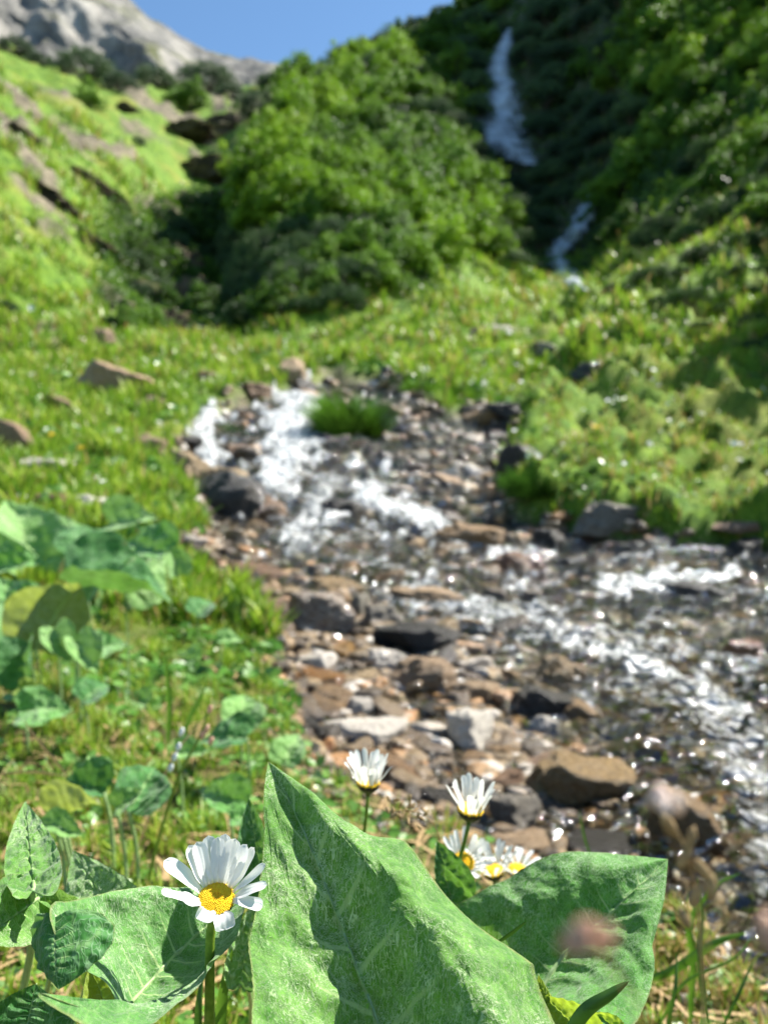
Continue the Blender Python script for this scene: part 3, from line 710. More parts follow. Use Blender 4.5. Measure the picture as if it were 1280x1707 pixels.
# ------------------------------------------------------------------ crags on the slopes
def crag_mesh(seed):
    V = rock_verts(5, seed, 14, 2.2); q = V*2.2+seed
    V = V + ICO[5][0]*(np.abs(fbm(q*np.array([1, 1, 2.4]), 5))*.28)[:, None]
    o = mesh_np('crag', V, ICO[5][1], M['crag'], link=False); me = o.data; bpy.data.objects.remove(o); return me
CR = [crag_mesh(500+k) for k in range(4)]
CL = [(395,190,130,70,.2,'dark rock step under the mountain pines at the top of the gully'), (330,265,150,48,.1,'dark ledge across the upper gully'), (300,205,150,36,-.15,'brown ledge below the shrubs of the upper left slope'),
      (215,180,110,30,-.3,'long low outcrop high on the left slope'), (170,305,120,30,-.6,'narrow slanting outcrop in the middle of the left slope'), (60,300,150,36,-.55,'broken tan outcrop on the left slope near the photo edge'),
      (150,390,150,40,-.62,'slanting rock rib low on the left slope'), (30,210,80,26,-.5,'short outcrop at the left edge of the slope'), (290,420,90,150,-.35,'shaded rock buttress in the gully mouth'), (355,320,70,60,0,'small rock knob beside the gully'),
      (230,470,110,110,-.5,'shaded outcrop at the foot of the left slope'), (270,520,90,90,-.2,'dark rock wall at the bottom of the gully'), (330,470,70,160,.1,'tall dark rock wall on the right side of the gully')]
for i, (px, py, w, hh, rot, lab) in enumerate(CL):
    h = G(px, py+hh*.3)
    if h is None: continue
    s = h.y/F; o = bpy.data.objects.new('rock_outcrop', CR[i % 4]); C.objects.link(o)
    o.location = (h.x, h.y+w*s*.12, h.z-hh*s*.1); o.scale = (w/2*s, w/2*s*.6, hh/2*s); o.rotation_euler = (0, -rot, random.uniform(-.2, .2))
    tag(o, lab, 'rock outcrop')

# ------------------------------------------------------------------ bushes
def leaf_cloud(n, centers, radii, lsz, seed, needle=False):
    r = np.random.default_rng(seed); k = r.integers(0, len(centers), n)
    d = r.normal(size=(n, 3)); d /= np.linalg.norm(d, axis=1)[:, None]; d[:, 2] = np.abs(d[:, 2])*1.0 - .25*(r.random(n) < .35)
    rad = radii[k]*(r.random(n)**.35*(1+.35*np.abs(r.normal(size=n))*(r.random(n) < .3)))[:, None]*np.array([.95, .95, 1.45])
    c = centers[k] + d*rad
    nrm = d + r.normal(size=(n, 3))*.55; nrm /= np.linalg.norm(nrm, axis=1)[:, None]
    if needle: nrm = nrm*np.array([1, 1, .3]); nrm /= np.linalg.norm(nrm, axis=1)[:, None]
    a = np.cross(nrm, r.normal(size=(n, 3))); a /= np.linalg.norm(a, axis=1)[:, None]; b = np.cross(nrm, a)
    if needle: a = a*.3+np.array([0, 0, 1.])*.8; a /= np.linalg.norm(a, axis=1)[:, None]
    s = lsz*r.uniform(.6, 1.3, n)[:, None]; wd = .28 if needle else .62
    V = np.stack([c-a*s, c+b*s*wd, c+a*s, c-b*s*wd], 1)
    V[:, 2] += nrm*s*.2
    rn = np.repeat(np.clip(r.random(len(centers))[k]*.55+r.random(n)*.45, 0, 1), 4)
    return V.reshape(-1, 3), np.arange(4*n).reshape(n, 4), rn
def bush_meshes(seed, kind):
    r = np.random.default_rng(seed); nc = 150
    th = r.uniform(0, 2*PI, nc); ph = r.random(nc)**.7
    if kind == 'pine':
        c = np.stack([np.cos(th)*(1-ph*.45)*.85*r.uniform(.4, 1, nc), np.sin(th)*(1-ph*.45)*.85*r.uniform(.4, 1, nc), .12+ph*.5], -1); rd = r.uniform(.09, .19, nc)
        V, Fc, rn = leaf_cloud(12000, c, rd[:, None]*np.ones(3), .036, seed, True); m = M['pine']
    else:
        R_ = np.sqrt(np.clip(1-((ph-.35)/.75)**2, .05, 1))*.8
        lob = 1+.35*np.sin(th*2+seed)+.22*np.sin(th*3+seed*2)
        c = np.stack([np.cos(th)*R_*lob*r.uniform(.3, 1.1, nc), np.sin(th)*R_*lob*r.uniform(.3, 1.1, nc), .05+ph*(.85+.45*np.sin(th*2+seed*1.7)+.3*(r.random(nc) < .2))], -1); rd = r.uniform(.08, .17, nc)*(1+.6*(r.random(nc) < .12))
        V, Fc, rn = leaf_cloud(15000, c, rd[:, None]*np.ones(3), .030, seed); m = M[kind]
    cr = mesh_np('crown', V, Fc, m, attrs={'rnd': rn}, smooth=False, link=False)
    TV, TF = [], []
    for k in range(9):
        p = c[r.integers(0, nc)]; pts = spline([(0, 0, -.15), (p[0]*.35, p[1]*.35, p[2]*.45), tuple(p)], 7)
        v, f = tube(pts, list(np.linspace(.03, .008, 7)), 6); b = len(TV); TV += v; TF += [tuple(i+b for i in q) for q in f]
    tr = mesh_np('trunk', TV, TF, M['bark'], link=False)
    a, b = cr.data, tr.data; bpy.data.objects.remove(cr); bpy.data.objects.remove(tr); return a, b
BM = {'alder': [bush_meshes(40+k, 'alder') for k in range(4)], 'bright': [bush_meshes(60+k, 'bright') for k in range(3)], 'pine': [bush_meshes(80+k, 'pine') for k in range(3)]}
def bush(px, py, wpx, kind, label, group, hs=1.0, name=None, near=True):
    h = G(px, py)
    if h is None or h.y > 134: return False
    s = wpx/2*h.y/F*1.12
    a, b = random.choice(BM[kind]); nm = name or {'alder': 'green_shrub', 'bright': 'green_shrub', 'pine': 'mountain_pine'}[kind]
    cat = 'dwarf pine' if kind == 'pine' else 'shrub'
    root = thing(nm, label, cat, (h.x, h.y, h.z-.12*s), group)
    root.scale = (s, s, s*hs); root.rotation_euler = (0, 0, random.uniform(0, 6.28))
    for nmm, me in (('crown', a), ('trunk', b)):
        o = bpy.data.objects.new(nmm, me); C.objects.link(o); o.parent = root
    return True
def inpoly(x, y, P):
    c = False
    for i in range(len(P)):
        a, b = P[i], P[(i+1) % len(P)]
        if (a[1] > y) != (b[1] > y) and x < (b[0]-a[0])*(y-a[1])/(b[1]-a[1])+a[0]: c = not c
    return c
def bush_area(poly, N, wr, kindf, label, group, hs=1.0, mind=.42):
    xs = [p[0] for p in poly]; ys = [p[1] for p in poly]; got = []; t = 0
    while len(got) < N and t < 6000:
        t += 1; x = random.uniform(min(xs), max(xs)); y = random.uniform(min(ys), max(ys))
        if not inpoly(x, y, poly): continue
        w = random.uniform(*wr)
        if any(math.hypot(x-a, (y-b)*1.3) < (w+c)*.5*mind for a, b, c in got): continue
        k = kindf(x, y); 
        if bush(x, y, w, k, label[k], group[k] if isinstance(group, dict) else group, hs*random.uniform(.85, 1.2)): got.append((x, y, w))
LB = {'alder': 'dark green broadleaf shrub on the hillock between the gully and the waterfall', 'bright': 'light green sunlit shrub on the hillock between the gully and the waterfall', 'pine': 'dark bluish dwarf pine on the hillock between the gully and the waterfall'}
GB = {'alder': 'broadleaf shrubs of the middle hillock', 'bright': 'light green shrubs of the middle hillock', 'pine': 'dwarf pines of the middle hillock'}
def kmid(x, y):
    if y < 110: return 'pine' if random.random() < .65 else 'alder'
    if x < 620 and y < 330: return 'bright' if random.random() < .75 else 'alder'
    if 560 < x < 760 and 170 < y < 300: return 'pine' if random.random() < .6 else 'alder'
    if y > 385 and x < 630: return 'pine' if random.random() < .8 else 'alder'  # dark pines chosen to stand in for shade at the hillock foot
    if y > 300: return 'bright' if random.random() < .45 else 'alder'
    return random.choice(['alder', 'bright', 'pine'])
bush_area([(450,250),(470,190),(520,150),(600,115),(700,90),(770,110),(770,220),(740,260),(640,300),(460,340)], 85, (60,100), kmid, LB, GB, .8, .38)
bush_area([(395,500),(405,390),(465,300),(600,280),(760,260),(790,400),(740,455),(620,500),(520,535),(400,545)], 62, (85,150), kmid, LB, GB, .8, .36)
bush_area([(480,150),(560,110),(640,70),(700,40),(840,-30),(850,60),(780,120),(700,120),(520,170)], 40, (45,85), lambda x, y: 'pine' if random.random() < .6 else 'alder',
          {'alder': 'green shrub on the skyline ridge left of the upper waterfall', 'pine': 'dark dwarf pine on the skyline ridge left of the upper waterfall'}, {'alder': 'shrubs of the skyline ridge', 'pine': 'dwarf pines of the skyline ridge'}, .8)
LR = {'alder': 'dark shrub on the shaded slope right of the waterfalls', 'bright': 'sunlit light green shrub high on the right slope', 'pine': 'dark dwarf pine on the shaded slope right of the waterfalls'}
GR = {'alder': 'shrubs of the right slope', 'bright': 'light green shrubs of the right slope', 'pine': 'dwarf pines of the right slope'}
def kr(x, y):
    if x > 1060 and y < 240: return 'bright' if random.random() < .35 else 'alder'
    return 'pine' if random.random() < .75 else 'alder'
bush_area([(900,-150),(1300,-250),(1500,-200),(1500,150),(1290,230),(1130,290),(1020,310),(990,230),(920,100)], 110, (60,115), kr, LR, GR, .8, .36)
bush_area([(1000,350),(1100,300),(1290,240),(1400,230),(1400,350),(1290,390),(1150,400),(1010,430)], 36, (80,130), lambda x, y: 'pine' if random.random() < .7 else 'alder',
          {'alder': 'low shrub along the foot of the right slope', 'pine': 'low dwarf pine along the foot of the right slope'}, {'alder': 'low shrubs at the foot of the right slope', 'pine': 'low dwarf pines at the foot of the right slope'}, .8)
bush_area([(870,300),(960,310),(920,400),(860,450),(810,400),(775,250),(780,110),(800,60),(790,220),(830,300)], 26, (60,110), lambda x, y: 'pine',
          {'pine': 'dark dwarf pine in the shaded gorge beside the waterfalls'}, {'pine': 'dwarf pines in the gorge'}, .8, .38)
bush_area([(870,40),(940,40),(1000,200),(1010,310),(930,290),(900,230),(885,120)], 22, (60,110), lambda x, y: 'pine',
          {'pine': 'dark dwarf pine in the shaded gorge beside the waterfalls'}, {'pine': 'dwarf pines in the gorge'}, .8, .38)
bush_area([(215,440),(270,360),(330,340),(410,370),(430,550),(170,555),(180,510)], 44, (45,110), lambda x, y: 'pine' if random.random() < .6 else 'alder',  # dark shrubs added so the gully looks shaded even where lit
          {'pine': 'dark dwarf pine added for shade in the gully mouth left of the hillock', 'alder': 'dark green shrub added for shade in the gully mouth left of the hillock'}, {'pine': 'dwarf pines added for shade in the gully mouth', 'alder': 'shrubs added for shade in the gully mouth'}, .75, .3)
bush_area([(1040,430),(1150,400),(1320,380),(1320,560),(1200,600),(1120,520),(1020,490)], 26, (55,120), lambda x, y: 'pine' if random.random() < .9 else 'alder',  # low dark pines added to stand in for shaded hollows
          {'alder': 'small dark shrub standing in for a shaded hollow of the upper right bank', 'pine': 'small dwarf pine standing in for a shaded hollow of the upper right bank'}, {'alder': 'small shrubs standing in for shaded hollows of the upper right bank', 'pine': 'small dwarf pines standing in for shaded hollows of the upper right bank'}, .55, .6)
for (px, py, w, hs_) in [(1440,520,230,2.3), (1500,440,220,2.4), (1430,400,150,1.9), (1520,600,260,1.9), (1400,330,120,1.7)]:
    bush(px, py, w, 'alder', 'tall alder standing just beyond the right edge and shading the bank', 'tall alders beyond the right edge', hs_)
for i_, (px, py, w) in enumerate([(425,470,110),(415,420,120),(430,370,130),(440,320,130),(465,280,130),(490,230,120),(520,200,110),(400,510,90)]):
    bush(px, py, w, 'pine' if py > 400 else 'bright', ('dark' if py > 400 else 'tall light green')+' shrub on the left flank of the hillock above the gully', 'dark shrubs on the left flank of the hillock' if py > 400 else 'tall light shrubs on the left flank of the hillock', 1.5 if py > 330 else .9)
for (px, py, w, k, lb) in [(25,92,90,'pine','dwarf pine at the top left corner below the grey mountain'), (70,110,60,'pine','small dwarf pine second from the left on the upper slope'), (140,135,150,'pine','wide dark dwarf pine patch below the grey mountain'), (200,150,80,'pine','dwarf pine right of the wide dark patch'),
        (260,145,100,'pine','dwarf pine in the saddle below the ridge'), (345,150,130,'pine','broad dwarf pine on the knoll above the gully'), (320,180,80,'alder','green shrub on the front of the knoll'), (385,165,70,'pine','dwarf pine on the right shoulder of the knoll'),
        (150,175,60,'alder','small shrub under the wide dark pine patch'), (455,150,80,'pine','dark dwarf pine at the notch under the sky'), (435,190,110,'pine','dark dwarf pine over the shaded gully head'), (110,100,50,'pine','tiny dwarf pine on the left skyline'),
        (230,240,36,'pine','tiny lone dwarf pine in the bright grass of the left slope'), (10,520,60,'pine','small dark shrub at the foot of the left slope'), (845,380,70,'bright','yellow-green shrub at the gully of the lower waterfall'), (820,430,90,'bright','light shrub left of the lower waterfall'),
        (1040,385,90,'pine','dwarf pine right beside the lower waterfall'), (870,470,50,'alder','small shrub at the foot of the lower waterfall')]:
    bush(px, py, w, k, lb, None, .75)

# ------------------------------------------------------------------ grass (uncountable)
def grass(name, N, vr, pxr, hfun, dens, dryf, label, wk=.055, bend=.6, seed=1):
    r = np.random.default_rng(seed)
    px = r.uniform(*pxr, N*3); v = r.uniform(*vr, N*3)
    clump = fbm(P3(px/F*22, v*22, seed), 3)
    p = dens(px, v)*np.clip(.35+clump*1.6, .05, 1); m = r.random(N*3) < p; px, v, clump = px[m][:N], v[m][:N], clump[m][:N]; N = len(px)
    y = np.exp(v); x = (px-640)/F*y; z = samp(Z, px, v)
    h = hfun(px, v)*r.uniform(.45, 1.25, N)*(1+np.clip(clump, -.4, .8)); w = h*wk*r.uniform(.7, 1.4, N)
    a = r.uniform(0, 2*PI, N); bd = h*r.uniform(.1, bend, N); fa = a+r.normal(0, .6, N)
    dx, dy = np.cos(fa), np.sin(fa); sx, sy = -np.sin(a), np.cos(a)
    rows = []
    for t, wk_ in ((0, 1), (.4, .95), (.75, .65)):
        cx = x+dx*bd*t*t; cy = y+dy*bd*t*t; cz = z-.004*y+h*(t-.22*t*t*bd/h)
        rows.append(np.stack([cx-sx*w*wk_/2, cy-sy*w*wk_/2, cz], -1)); rows.append(np.stack([cx+sx*w*wk_/2, cy+sy*w*wk_/2, cz], -1))
    t = 1; rows.append(np.stack([x+dx*bd, y+dy*bd, z-.004*y+h*(1-.22*bd/h)], -1))
    V = np.stack(rows, 1); b = (np.arange(N)*7)[:, None]
    q = np.concatenate([b+np.array([[0, 1, 3, 2]]), b+np.array([[2, 3, 5, 4]])], 0)
    tr = b+np.array([[4, 5, 6, 6]])
    Fc = np.concatenate([q, tr], 0)
    # tips as degenerate-free quads: give the tip a twin vertex
    V = np.concatenate([V, V[:, 6:7]+np.stack([sx*w*.04, sy*w*.04, 0*w], -1)[:, None]], 1)
    b = (np.arange(N)*8)[:, None]
    Fc = np.concatenate([b+np.array([[0, 1, 3, 2]]), b+np.array([[2, 3, 5, 4]]), b+np.array([[4, 5, 7, 6]])], 0)
    col = np.clip(r.random(N)*.6+.2+clump*.5, 0, 1); dr = (r.random(N) < dryf(px, v)).astype(float)
    o = mesh_np(name, V.reshape(-1, 3), Fc, M['grass'], attrs={'rnd': np.repeat(col, 8), 'dry': np.repeat(dr, 8)})
    return tag(o, label, None, None, 'stuff')
nb = lambda px, v: (samp(SD, px, v) > -.003)*1.0
ln = math.log
def h_near(px, v): return .012+.012*np.exp(v)
right_near = lambda px, v: sstep(560, 700, px)*(v < ln(1.6))
grass('near_grass', 75000, (ln(.42), ln(2.6)), (-250, 1500), h_near, lambda px, v: nb(px, v)*np.where((px > 480) & (px < 1050), .35, 1.0),
      lambda px, v: .12+.40*sstep(500, 900, px), 'green and straw-coloured grass on the near bank', .06, .8, 1)
grass('meadow_grass', 110000, (ln(2.4), ln(14)), (-250, 1550), lambda px, v: .05+.018*np.exp(v)*np.where(px > 850, .30, .75), lambda px, v: nb(px, v)*(1-samp(rk, px, v)),
      lambda px, v: .08+.30*sstep(850, 950, px), 'bright green grass of the meadow and the mossy right bank', .085, .7, 2)
grass('slope_grass', 90000, (ln(13), ln(60)), (-250, 1600), lambda px, v: .10+.010*np.exp(v), lambda px, v: nb(px, v)*(1-samp(rk, px, v))*(1-.9*samp(shrub_shade, px, v)),
      lambda px, v: .16+0*px, 'grass covering the far meadow and the steep left slope', .11, .7, 3)

# ------------------------------------------------------------------ low leafy ground cover and tiny flowers
def cover(name, N, vr, pxr, size, dens, mat, label, seed=5, lift=.5, shape=6):
    r = np.random.default_rng(seed); px = r.uniform(*pxr, N*4); v = r.uniform(*vr, N*4)
    cl = fbm(P3(px/F*9, v*9, seed*2), 3); m = r.random(N*4) < dens(px, v)*np.clip(.15+cl*2.2, 0, 1); px, v = px[m][:N], v[m][:N]; N = len(px)
    y = np.exp(v); x = (px-640)/F*y; s = size(px, v)*r.uniform(.5, 1.3, N); z = samp(Z, px, v)+s*lift*r.uniform(.3, 1.6, N)
    n = r.normal(size=(N, 3))*.45+np.array([0, -.25, 1]); n /= np.linalg.norm(n, axis=1)[:, None]
    a = np.cross(n, r.normal(size=(N, 3))); a /= np.linalg.norm(a, axis=1)[:, None]; b = np.cross(n, a); c = np.stack([x, y, z], -1)
    V = [c - a*(s*.15)[:, None]]; 
    for k in range(shape):
        t = 2*PI*k/shape; rr = (1-.25*math.cos(t))
        V.append(c+a*(s*math.cos(t)*rr)[:, None]+b*(s*.8*math.sin(t)*rr)[:, None]+n*(s*.28*abs(math.sin(t)))[:, None])
    V = np.stack(V, 1); bb = (np.arange(N)*(shape+1))[:, None]
    Fc = np.concatenate([bb+np.array([[0, k+1, (k+1) % shape+1]]) for k in range(shape)], 0)
    o = mesh_np(name, V.reshape(-1, 3), Fc, mat, attrs={'rnd': np.repeat(r.random(N), shape+1)})
    return tag(o, label, None, None, 'stuff')
cover('leafy_ground_cover', 16000, (ln(1.6), ln(18)), (-200, 1500), lambda px, v: .010+.0050*np.exp(v)*np.where(px > 850, .6, 1), lambda px, v: nb(px, v)*(1-samp(rk, px, v))*np.where(px > 850, .30, .9), M['cover'], 'low pale green leaves among the meadow grass', 5)
cover('near_ground_cover', 6000, (ln(.55), ln(2.0)), (-200, 1300), lambda px, v: .004+.004*np.exp(v), lambda px, v: nb(px, v)*np.where(px > 480, .5, 1.0), M['cover'], 'tiny leaves among the near grass', 6, .9)
cover('white_blossom', 420, (ln(4), ln(20)), (-100, 1400), lambda px, v: .0035*np.exp(v)+.006, lambda px, v: nb(px, v)*.6, M['whitef'], 'scattered tiny white blossoms in the meadow', 9, 2.2)
def litter():
    r = np.random.default_rng(77); N = 1700; px = r.uniform(-100, 1300, N*2); v = r.uniform(ln(.45), ln(2.4), N*2)
    m = nb(px, v) > 0; px, v = px[m][:N], v[m][:N]; N = len(px); y = np.exp(v); x = (px-640)/F*y; z = samp(Z, px, v)+.004*y
    a = r.uniform(0, 2*PI, N); L = r.uniform(.01, .05, N); w = r.uniform(.0006, .0022, N)*1.4; dz = r.uniform(-.25, .45, N)
    d = np.stack([np.cos(a), np.sin(a), dz], -1)*L[:, None]; s = np.stack([-np.sin(a), np.cos(a), 0*a], -1)*w[:, None]; c = np.stack([x, y, z], -1); up = np.array([0, 0, 1.])*w[:, None]*1.2
    V = np.stack([c-d-s, c-d+s, c-d*.0+up*3+s, c+up*3-s, c+d+s*.5, c+d-s*.5], 1); b = (np.arange(N)*6)[:, None]
    Fc = np.concatenate([b+np.array([[0, 1, 2, 3]]), b+np.array([[3, 2, 4, 5]])], 0)
    tag(mesh_np('dead_grass_litter', V.reshape(-1, 3), Fc, M['straw']), 'dry brown stalks and plant litter lying on the near ground', None, None, 'stuff')
litter()

# ------------------------------------------------------------------ single low leafy plants in the meadow
def rosette(seed):
    r = np.random.default_rng(seed); V = []; Fc = []; rn = []
    for k in range(34):
        a = r.uniform(0, 2*PI); el = r.uniform(.15, 1.1); L = r.uniform(.5, 1.0); w = L*r.uniform(.22, .36)
        d = np.array([math.cos(a)*math.cos(el), math.sin(a)*math.cos(el), math.sin(el)]); sd = np.array([-math.sin(a), math.cos(a), 0]); q = np.cross(sd, d)*-1; b = len(V); tone = r.random()
        for i, (s_, ww) in enumerate([(.25, .1), (.45, .8), (.65, 1), (.85, .7), (1.05, .05)]):
            c = d*L*s_ - np.array([0, 0, 1])*L*s_**3*.35
            for t in (-1, 0, 1): V.append(c+sd*w*ww*t+q*abs(t)*w*ww*.35); rn.append(tone)
        for i in range(4):
            for j in range(2): Fc.append((b+i*3+j, b+i*3+j+1, b+i*3+j+4, b+i*3+j+3))
    o = mesh_np('leafy_plant', V, Fc, M['cover'], attrs={'rnd': rn}, link=False); me = o.data; bpy.data.objects.remove(o); return me
RO = [rosette(900+k) for k in range(5)]
for k in range(150):
    left = k % 2 == 0
    px = random.uniform(-30, 430) if left else random.uniform(860, 1310); py = random.uniform(590, 900) if left else random.uniform(560, 860)
    h = G(px, py)
    if samp(SD, np.array([h.x/h.y*F+640]), np.array([ln(h.y)]))[0] < .01: continue
    o = bpy.data.objects.new('leafy_plant', random.choice(RO)); C.objects.link(o); s_ = (random.uniform(10, 26) if left else random.uniform(7, 16))*(.7+(py-560)/500)*h.y/F; o.location = h; o.scale = (s_, s_, s_*.8); o.rotation_euler = (0, 0, random.uniform(0, 6))
    tag(o, 'low broad-leaved plant in the left meadow' if left else 'low broad-leaved plant on the mossy right bank', 'plant', 'leafy plants of the left meadow' if left else 'leafy plants of the right bank')

# ------------------------------------------------------------------ tangled thicket between the shrubs
def thicket():
    r = np.random.default_rng(55); N = 420000; px = r.uniform(150, 1500, N); v = r.uniform(ln(23), ln(115), N)
    gg = samp(gorge, px, v); m = (r.random(N) < samp(shrub_shade, px, v)*(1-.6*gg)); px, v = px[m], v[m]; px, v = px[:190000], v[:190000]; N = len(px)
    y = np.exp(v); x = (px-640)/F*y; top = (.25+1.5*np.abs(fbm(P3(x*.5, y*.5, 4), 3)))*(1-.75*samp(gorge, px, v)); z = samp(Z, px, v)+top*r.random(N)**.5*(y/40)**.5
    s = .0024*y*r.uniform(.6, 1.4, N); n = r.normal(size=(N, 3))+np.array([0, -.3, .8]); n /= np.linalg.norm(n, axis=1)[:, None]
    a = np.cross(n, r.normal(size=(N, 3))); a /= np.linalg.norm(a, axis=1)[:, None]; b = np.cross(n, a); c = np.stack([x, y, z], -1); s = s[:, None]
    V = np.stack([c-a*s, c+b*s*.6, c+a*s, c-b*s*.6], 1)
    rn = np.clip(.42 - .22*((px < 430)*1.0) - .16*sstep(620, 560, px)*sstep(30, 26, y) + .9*fbm(P3(x*.35, y*.35, z*.35), 3)+r.normal(size=N)*.12 - .25*samp(gorge, px, v), 0, 1)  # lower tone in the gully and at the hillock foot paints their shade
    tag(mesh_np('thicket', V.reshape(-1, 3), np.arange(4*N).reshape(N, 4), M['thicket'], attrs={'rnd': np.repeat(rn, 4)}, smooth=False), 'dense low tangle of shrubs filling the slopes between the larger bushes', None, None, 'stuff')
thicket()

# ------------------------------------------------------------------ leaves drawn as ruled nerves-to-margin surfaces
def leaf_surface(lines, ns, nt, tpos, nveins, seed, quilt=.0009, teeth=.0018, teeth_n=34, puff=.002, crink=.0005, mid_w=.035, fwd=.20):
    """lines: margin ... midrib ... margin, each a polyline base -> tip in world coordinates; tpos: their place across (-1..1, midrib at 0)"""
    L = [spline(l, ns) for l in lines]; L = np.stack(L, 1)                 # ns x nl x 3
    T = np.linspace(-1, 1, nt); out = np.zeros((ns, nt, 3)); tp = np.array(tpos, float)
    # smooth interpolation across
    nl = len(tp); e = np.concatenate([2*L[:, :1]-L[:, 1:2], L, 2*L[:, -1:]-L[:, -2:-1]], 1)
    for j, t in enumerate(T):
        i = min(max(np.searchsorted(tp, t, 'right')-1, 0), nl-2); u = (t-tp[i])/(tp[i+1]-tp[i])
        p0, p1, p2, p3 = e[:, i], e[:, i+1], e[:, i+2], e[:, i+3]
        cr = .5*((2*p1)+(-p0+p2)*u+(2*p0-5*p1+4*p2-p3)*u*u+(-p0+3*p1-3*p2+p3)*u**3)
        li = p1*(1-u)+p2*u; out[:, j] = cr*.7+li*.3
    s = np.linspace(0, 1, ns)[:, None]; t = T[None]; at = np.abs(t)
    du = np.gradient(out, axis=0); dv = np.gradient(out, axis=1); N = np.cross(du, dv); N /= np.linalg.norm(N, axis=2)[..., None]+1e-12
    ph = (s - fwd*at**1.2)*nveins + np.where(t > 0, .35, 0) + .12*fbm(np.stack([s*4+0*t, t*3+0*s, 0*s*t+seed], -1), 2)
    fr = np.abs(ph-np.round(ph)); wv = .10*(1-.5*at)
    vn = np.exp(-(fr/wv)**2)*np.clip(1.15-at, 0, 1); md = np.exp(-(at/mid_w)**2)
    # secondary nerves between the side nerves
    ph2 = at*5*(1) + .35*np.sin(ph*2*PI) + .6*fbm(np.stack([s*9+0*t, t*6+0*s, 0*s*t+seed+3], -1), 2); fr2 = np.abs(ph2-np.round(ph2)); vn2 = np.exp(-(fr2/.07)**2)*.22*(fr > .1)
    V3 = np.clip(np.maximum(vn, md), 0, 1)
    env = np.clip(np.sin(np.clip(s, 0, 1)*PI)*2.2, 0, 1)*np.clip((1.02-at)*5, .25, 1)
    disp = (puff*fbm(out*42+seed, 3) + quilt*(np.cos(fr*2*PI)*-.5)*np.clip(1.1-at, 0, 1) - quilt*.55*vn2 - quilt*.5*md + crink*fbm(out*190+seed, 3))*env
    disp += .0010*np.sin(ph*2*PI)*at**4*env
    wid = np.linalg.norm(out[:, 0]-out[:, -1], axis=1); disp *= np.clip(wid/wid.max()*1.4, .08, 1)[:, None]
    out = out + N*disp[..., None]
    # toothed margin
    tp_ = (s*teeth_n) % 1; tooth = np.where(tp_ < .7, tp_/.7, (1-tp_)/.3)*(.6+.5*np.sin(s*teeth_n*1.7))
    edge_dir = np.stack([out[:, 0]-out[:, 2], out[:, -1]-out[:, -3]], 1); edge_dir /= np.linalg.norm(edge_dir, axis=2)[..., None]+1e-12
    for k, (j0, st) in enumerate(((0, 1), (nt-1, -1))):
        for q in range(5):
            out[:, j0+st*q] += edge_dir[:, k]*(teeth*(tooth[:, 0])*env[:, 0]*(1-q/5.))[:, None]
    return out, np.clip(np.maximum(V3, vn2*.7), 0, 1)
def leaf_object(name, label, lines, tpos, mat, root_px, ns=150, nt=91, nveins=9, seed=1, group=None, stalk=True, cat='leaf', midr=.0011, **kw):
    W3 = [[PX(*p) for p in l] for l in lines]
    G3, vein = leaf_surface(W3, ns, nt, tpos, nveins, seed, **kw)
    jm = int(round((0+1)/2*(nt-1)))
    base = Vector(G3[0, jm]); foot = G(*root_px) if root_px else Vector((base.x, base.y+.02, float(zat(base.x, base.y+.02)[0])))
    root = thing(name, label, cat, tuple(foot), group)
    rim = np.clip((np.abs(np.linspace(-1, 1, nt))-.975)/.02, 0, 1)[None]*(.4+.6*np.clip(fbm(G3*220, 2)+.4, 0, 1)) + sstep(.985, 1.0, np.linspace(0, 1, ns))[:, None]
    mesh_np('blade', G3.reshape(-1, 3), gridfaces(ns, nt), mat, root, {'vein': vein.ravel(), 'rim': np.clip(rim, 0, 1).ravel()})
    pts = [tuple(p) for p in G3[::max(1, ns//40), jm]]
    toward = Vector((0, .0012, .0))
    # the nerve lies behind the blade, a thin raised rib
    rib = [tuple(Vector(p)+toward) for p in pts]; v, f = tube(rib, list(np.linspace(midr, midr*.25, len(rib))), 8); mesh_np('midrib', v, f, M['rib'], root)
    if stalk:
        b2 = base+Vector((0, .004, -.03)); sp = spline([tuple(base), tuple(base.lerp(foot, .45)+Vector((.0, .01, .0))), tuple(foot-Vector((0, 0, .01)))], 14)
        v, f = tube([tuple(p) for p in sp], list(np.linspace(midr*1.4, midr*2.2, 14)), 10); mesh_np('stalk', v, f, M['rib'], root)
    return root
# the big upright leaf in the middle, base below the frame and tip at the top left
big = [
 [(640,2060,.235),(520,1960,.228),(432,1800,.236),(421,1640,.262),(416,1570,.275),(428,1515,.286),(436,1450,.298),(441,1390,.309),(440,1325,.321),(447,1269,.334)],
 [(650,2060,.243),(580,1900,.246),(510,1740,.258),(490,1640,.270),(484,1560,.282),(482,1480,.294),(470,1400,.307),(458,1330,.321),(447,1269,.334)],
 [(660,2060,.250),(655,1830,.264),(632,1720,.276),(596,1620,.286),(566,1540,.294),(540,1470,.301),(510,1395,.310),(480,1330,.322),(447,1269,.334)],
 [(670,2060,.243),(745,1860,.243),(740,1720,.263),(700,1600,.275),(655,1510,.287),(600,1430,.298),(550,1378,.307),(500,1322,.319),(447,1269,.334)],
 [(680,2060,.240),(850,1900,.240),(850,1760,.252),(800,1640,.266),(740,1548,.280),(670,1462,.294),(600,1400,.305),(518,1322,.319),(447,1269,.334)],
 [(690,2060,.245),(900,1960,.262),(945,1800,.275),(893,1625,.290),(880,1602,.292),(808,1553,.300),(748,1500,.306),(680,1408,.313),(620,1392,.317),(576,1372,.319),(518,1320,.325),(447,1269,.334)],
]
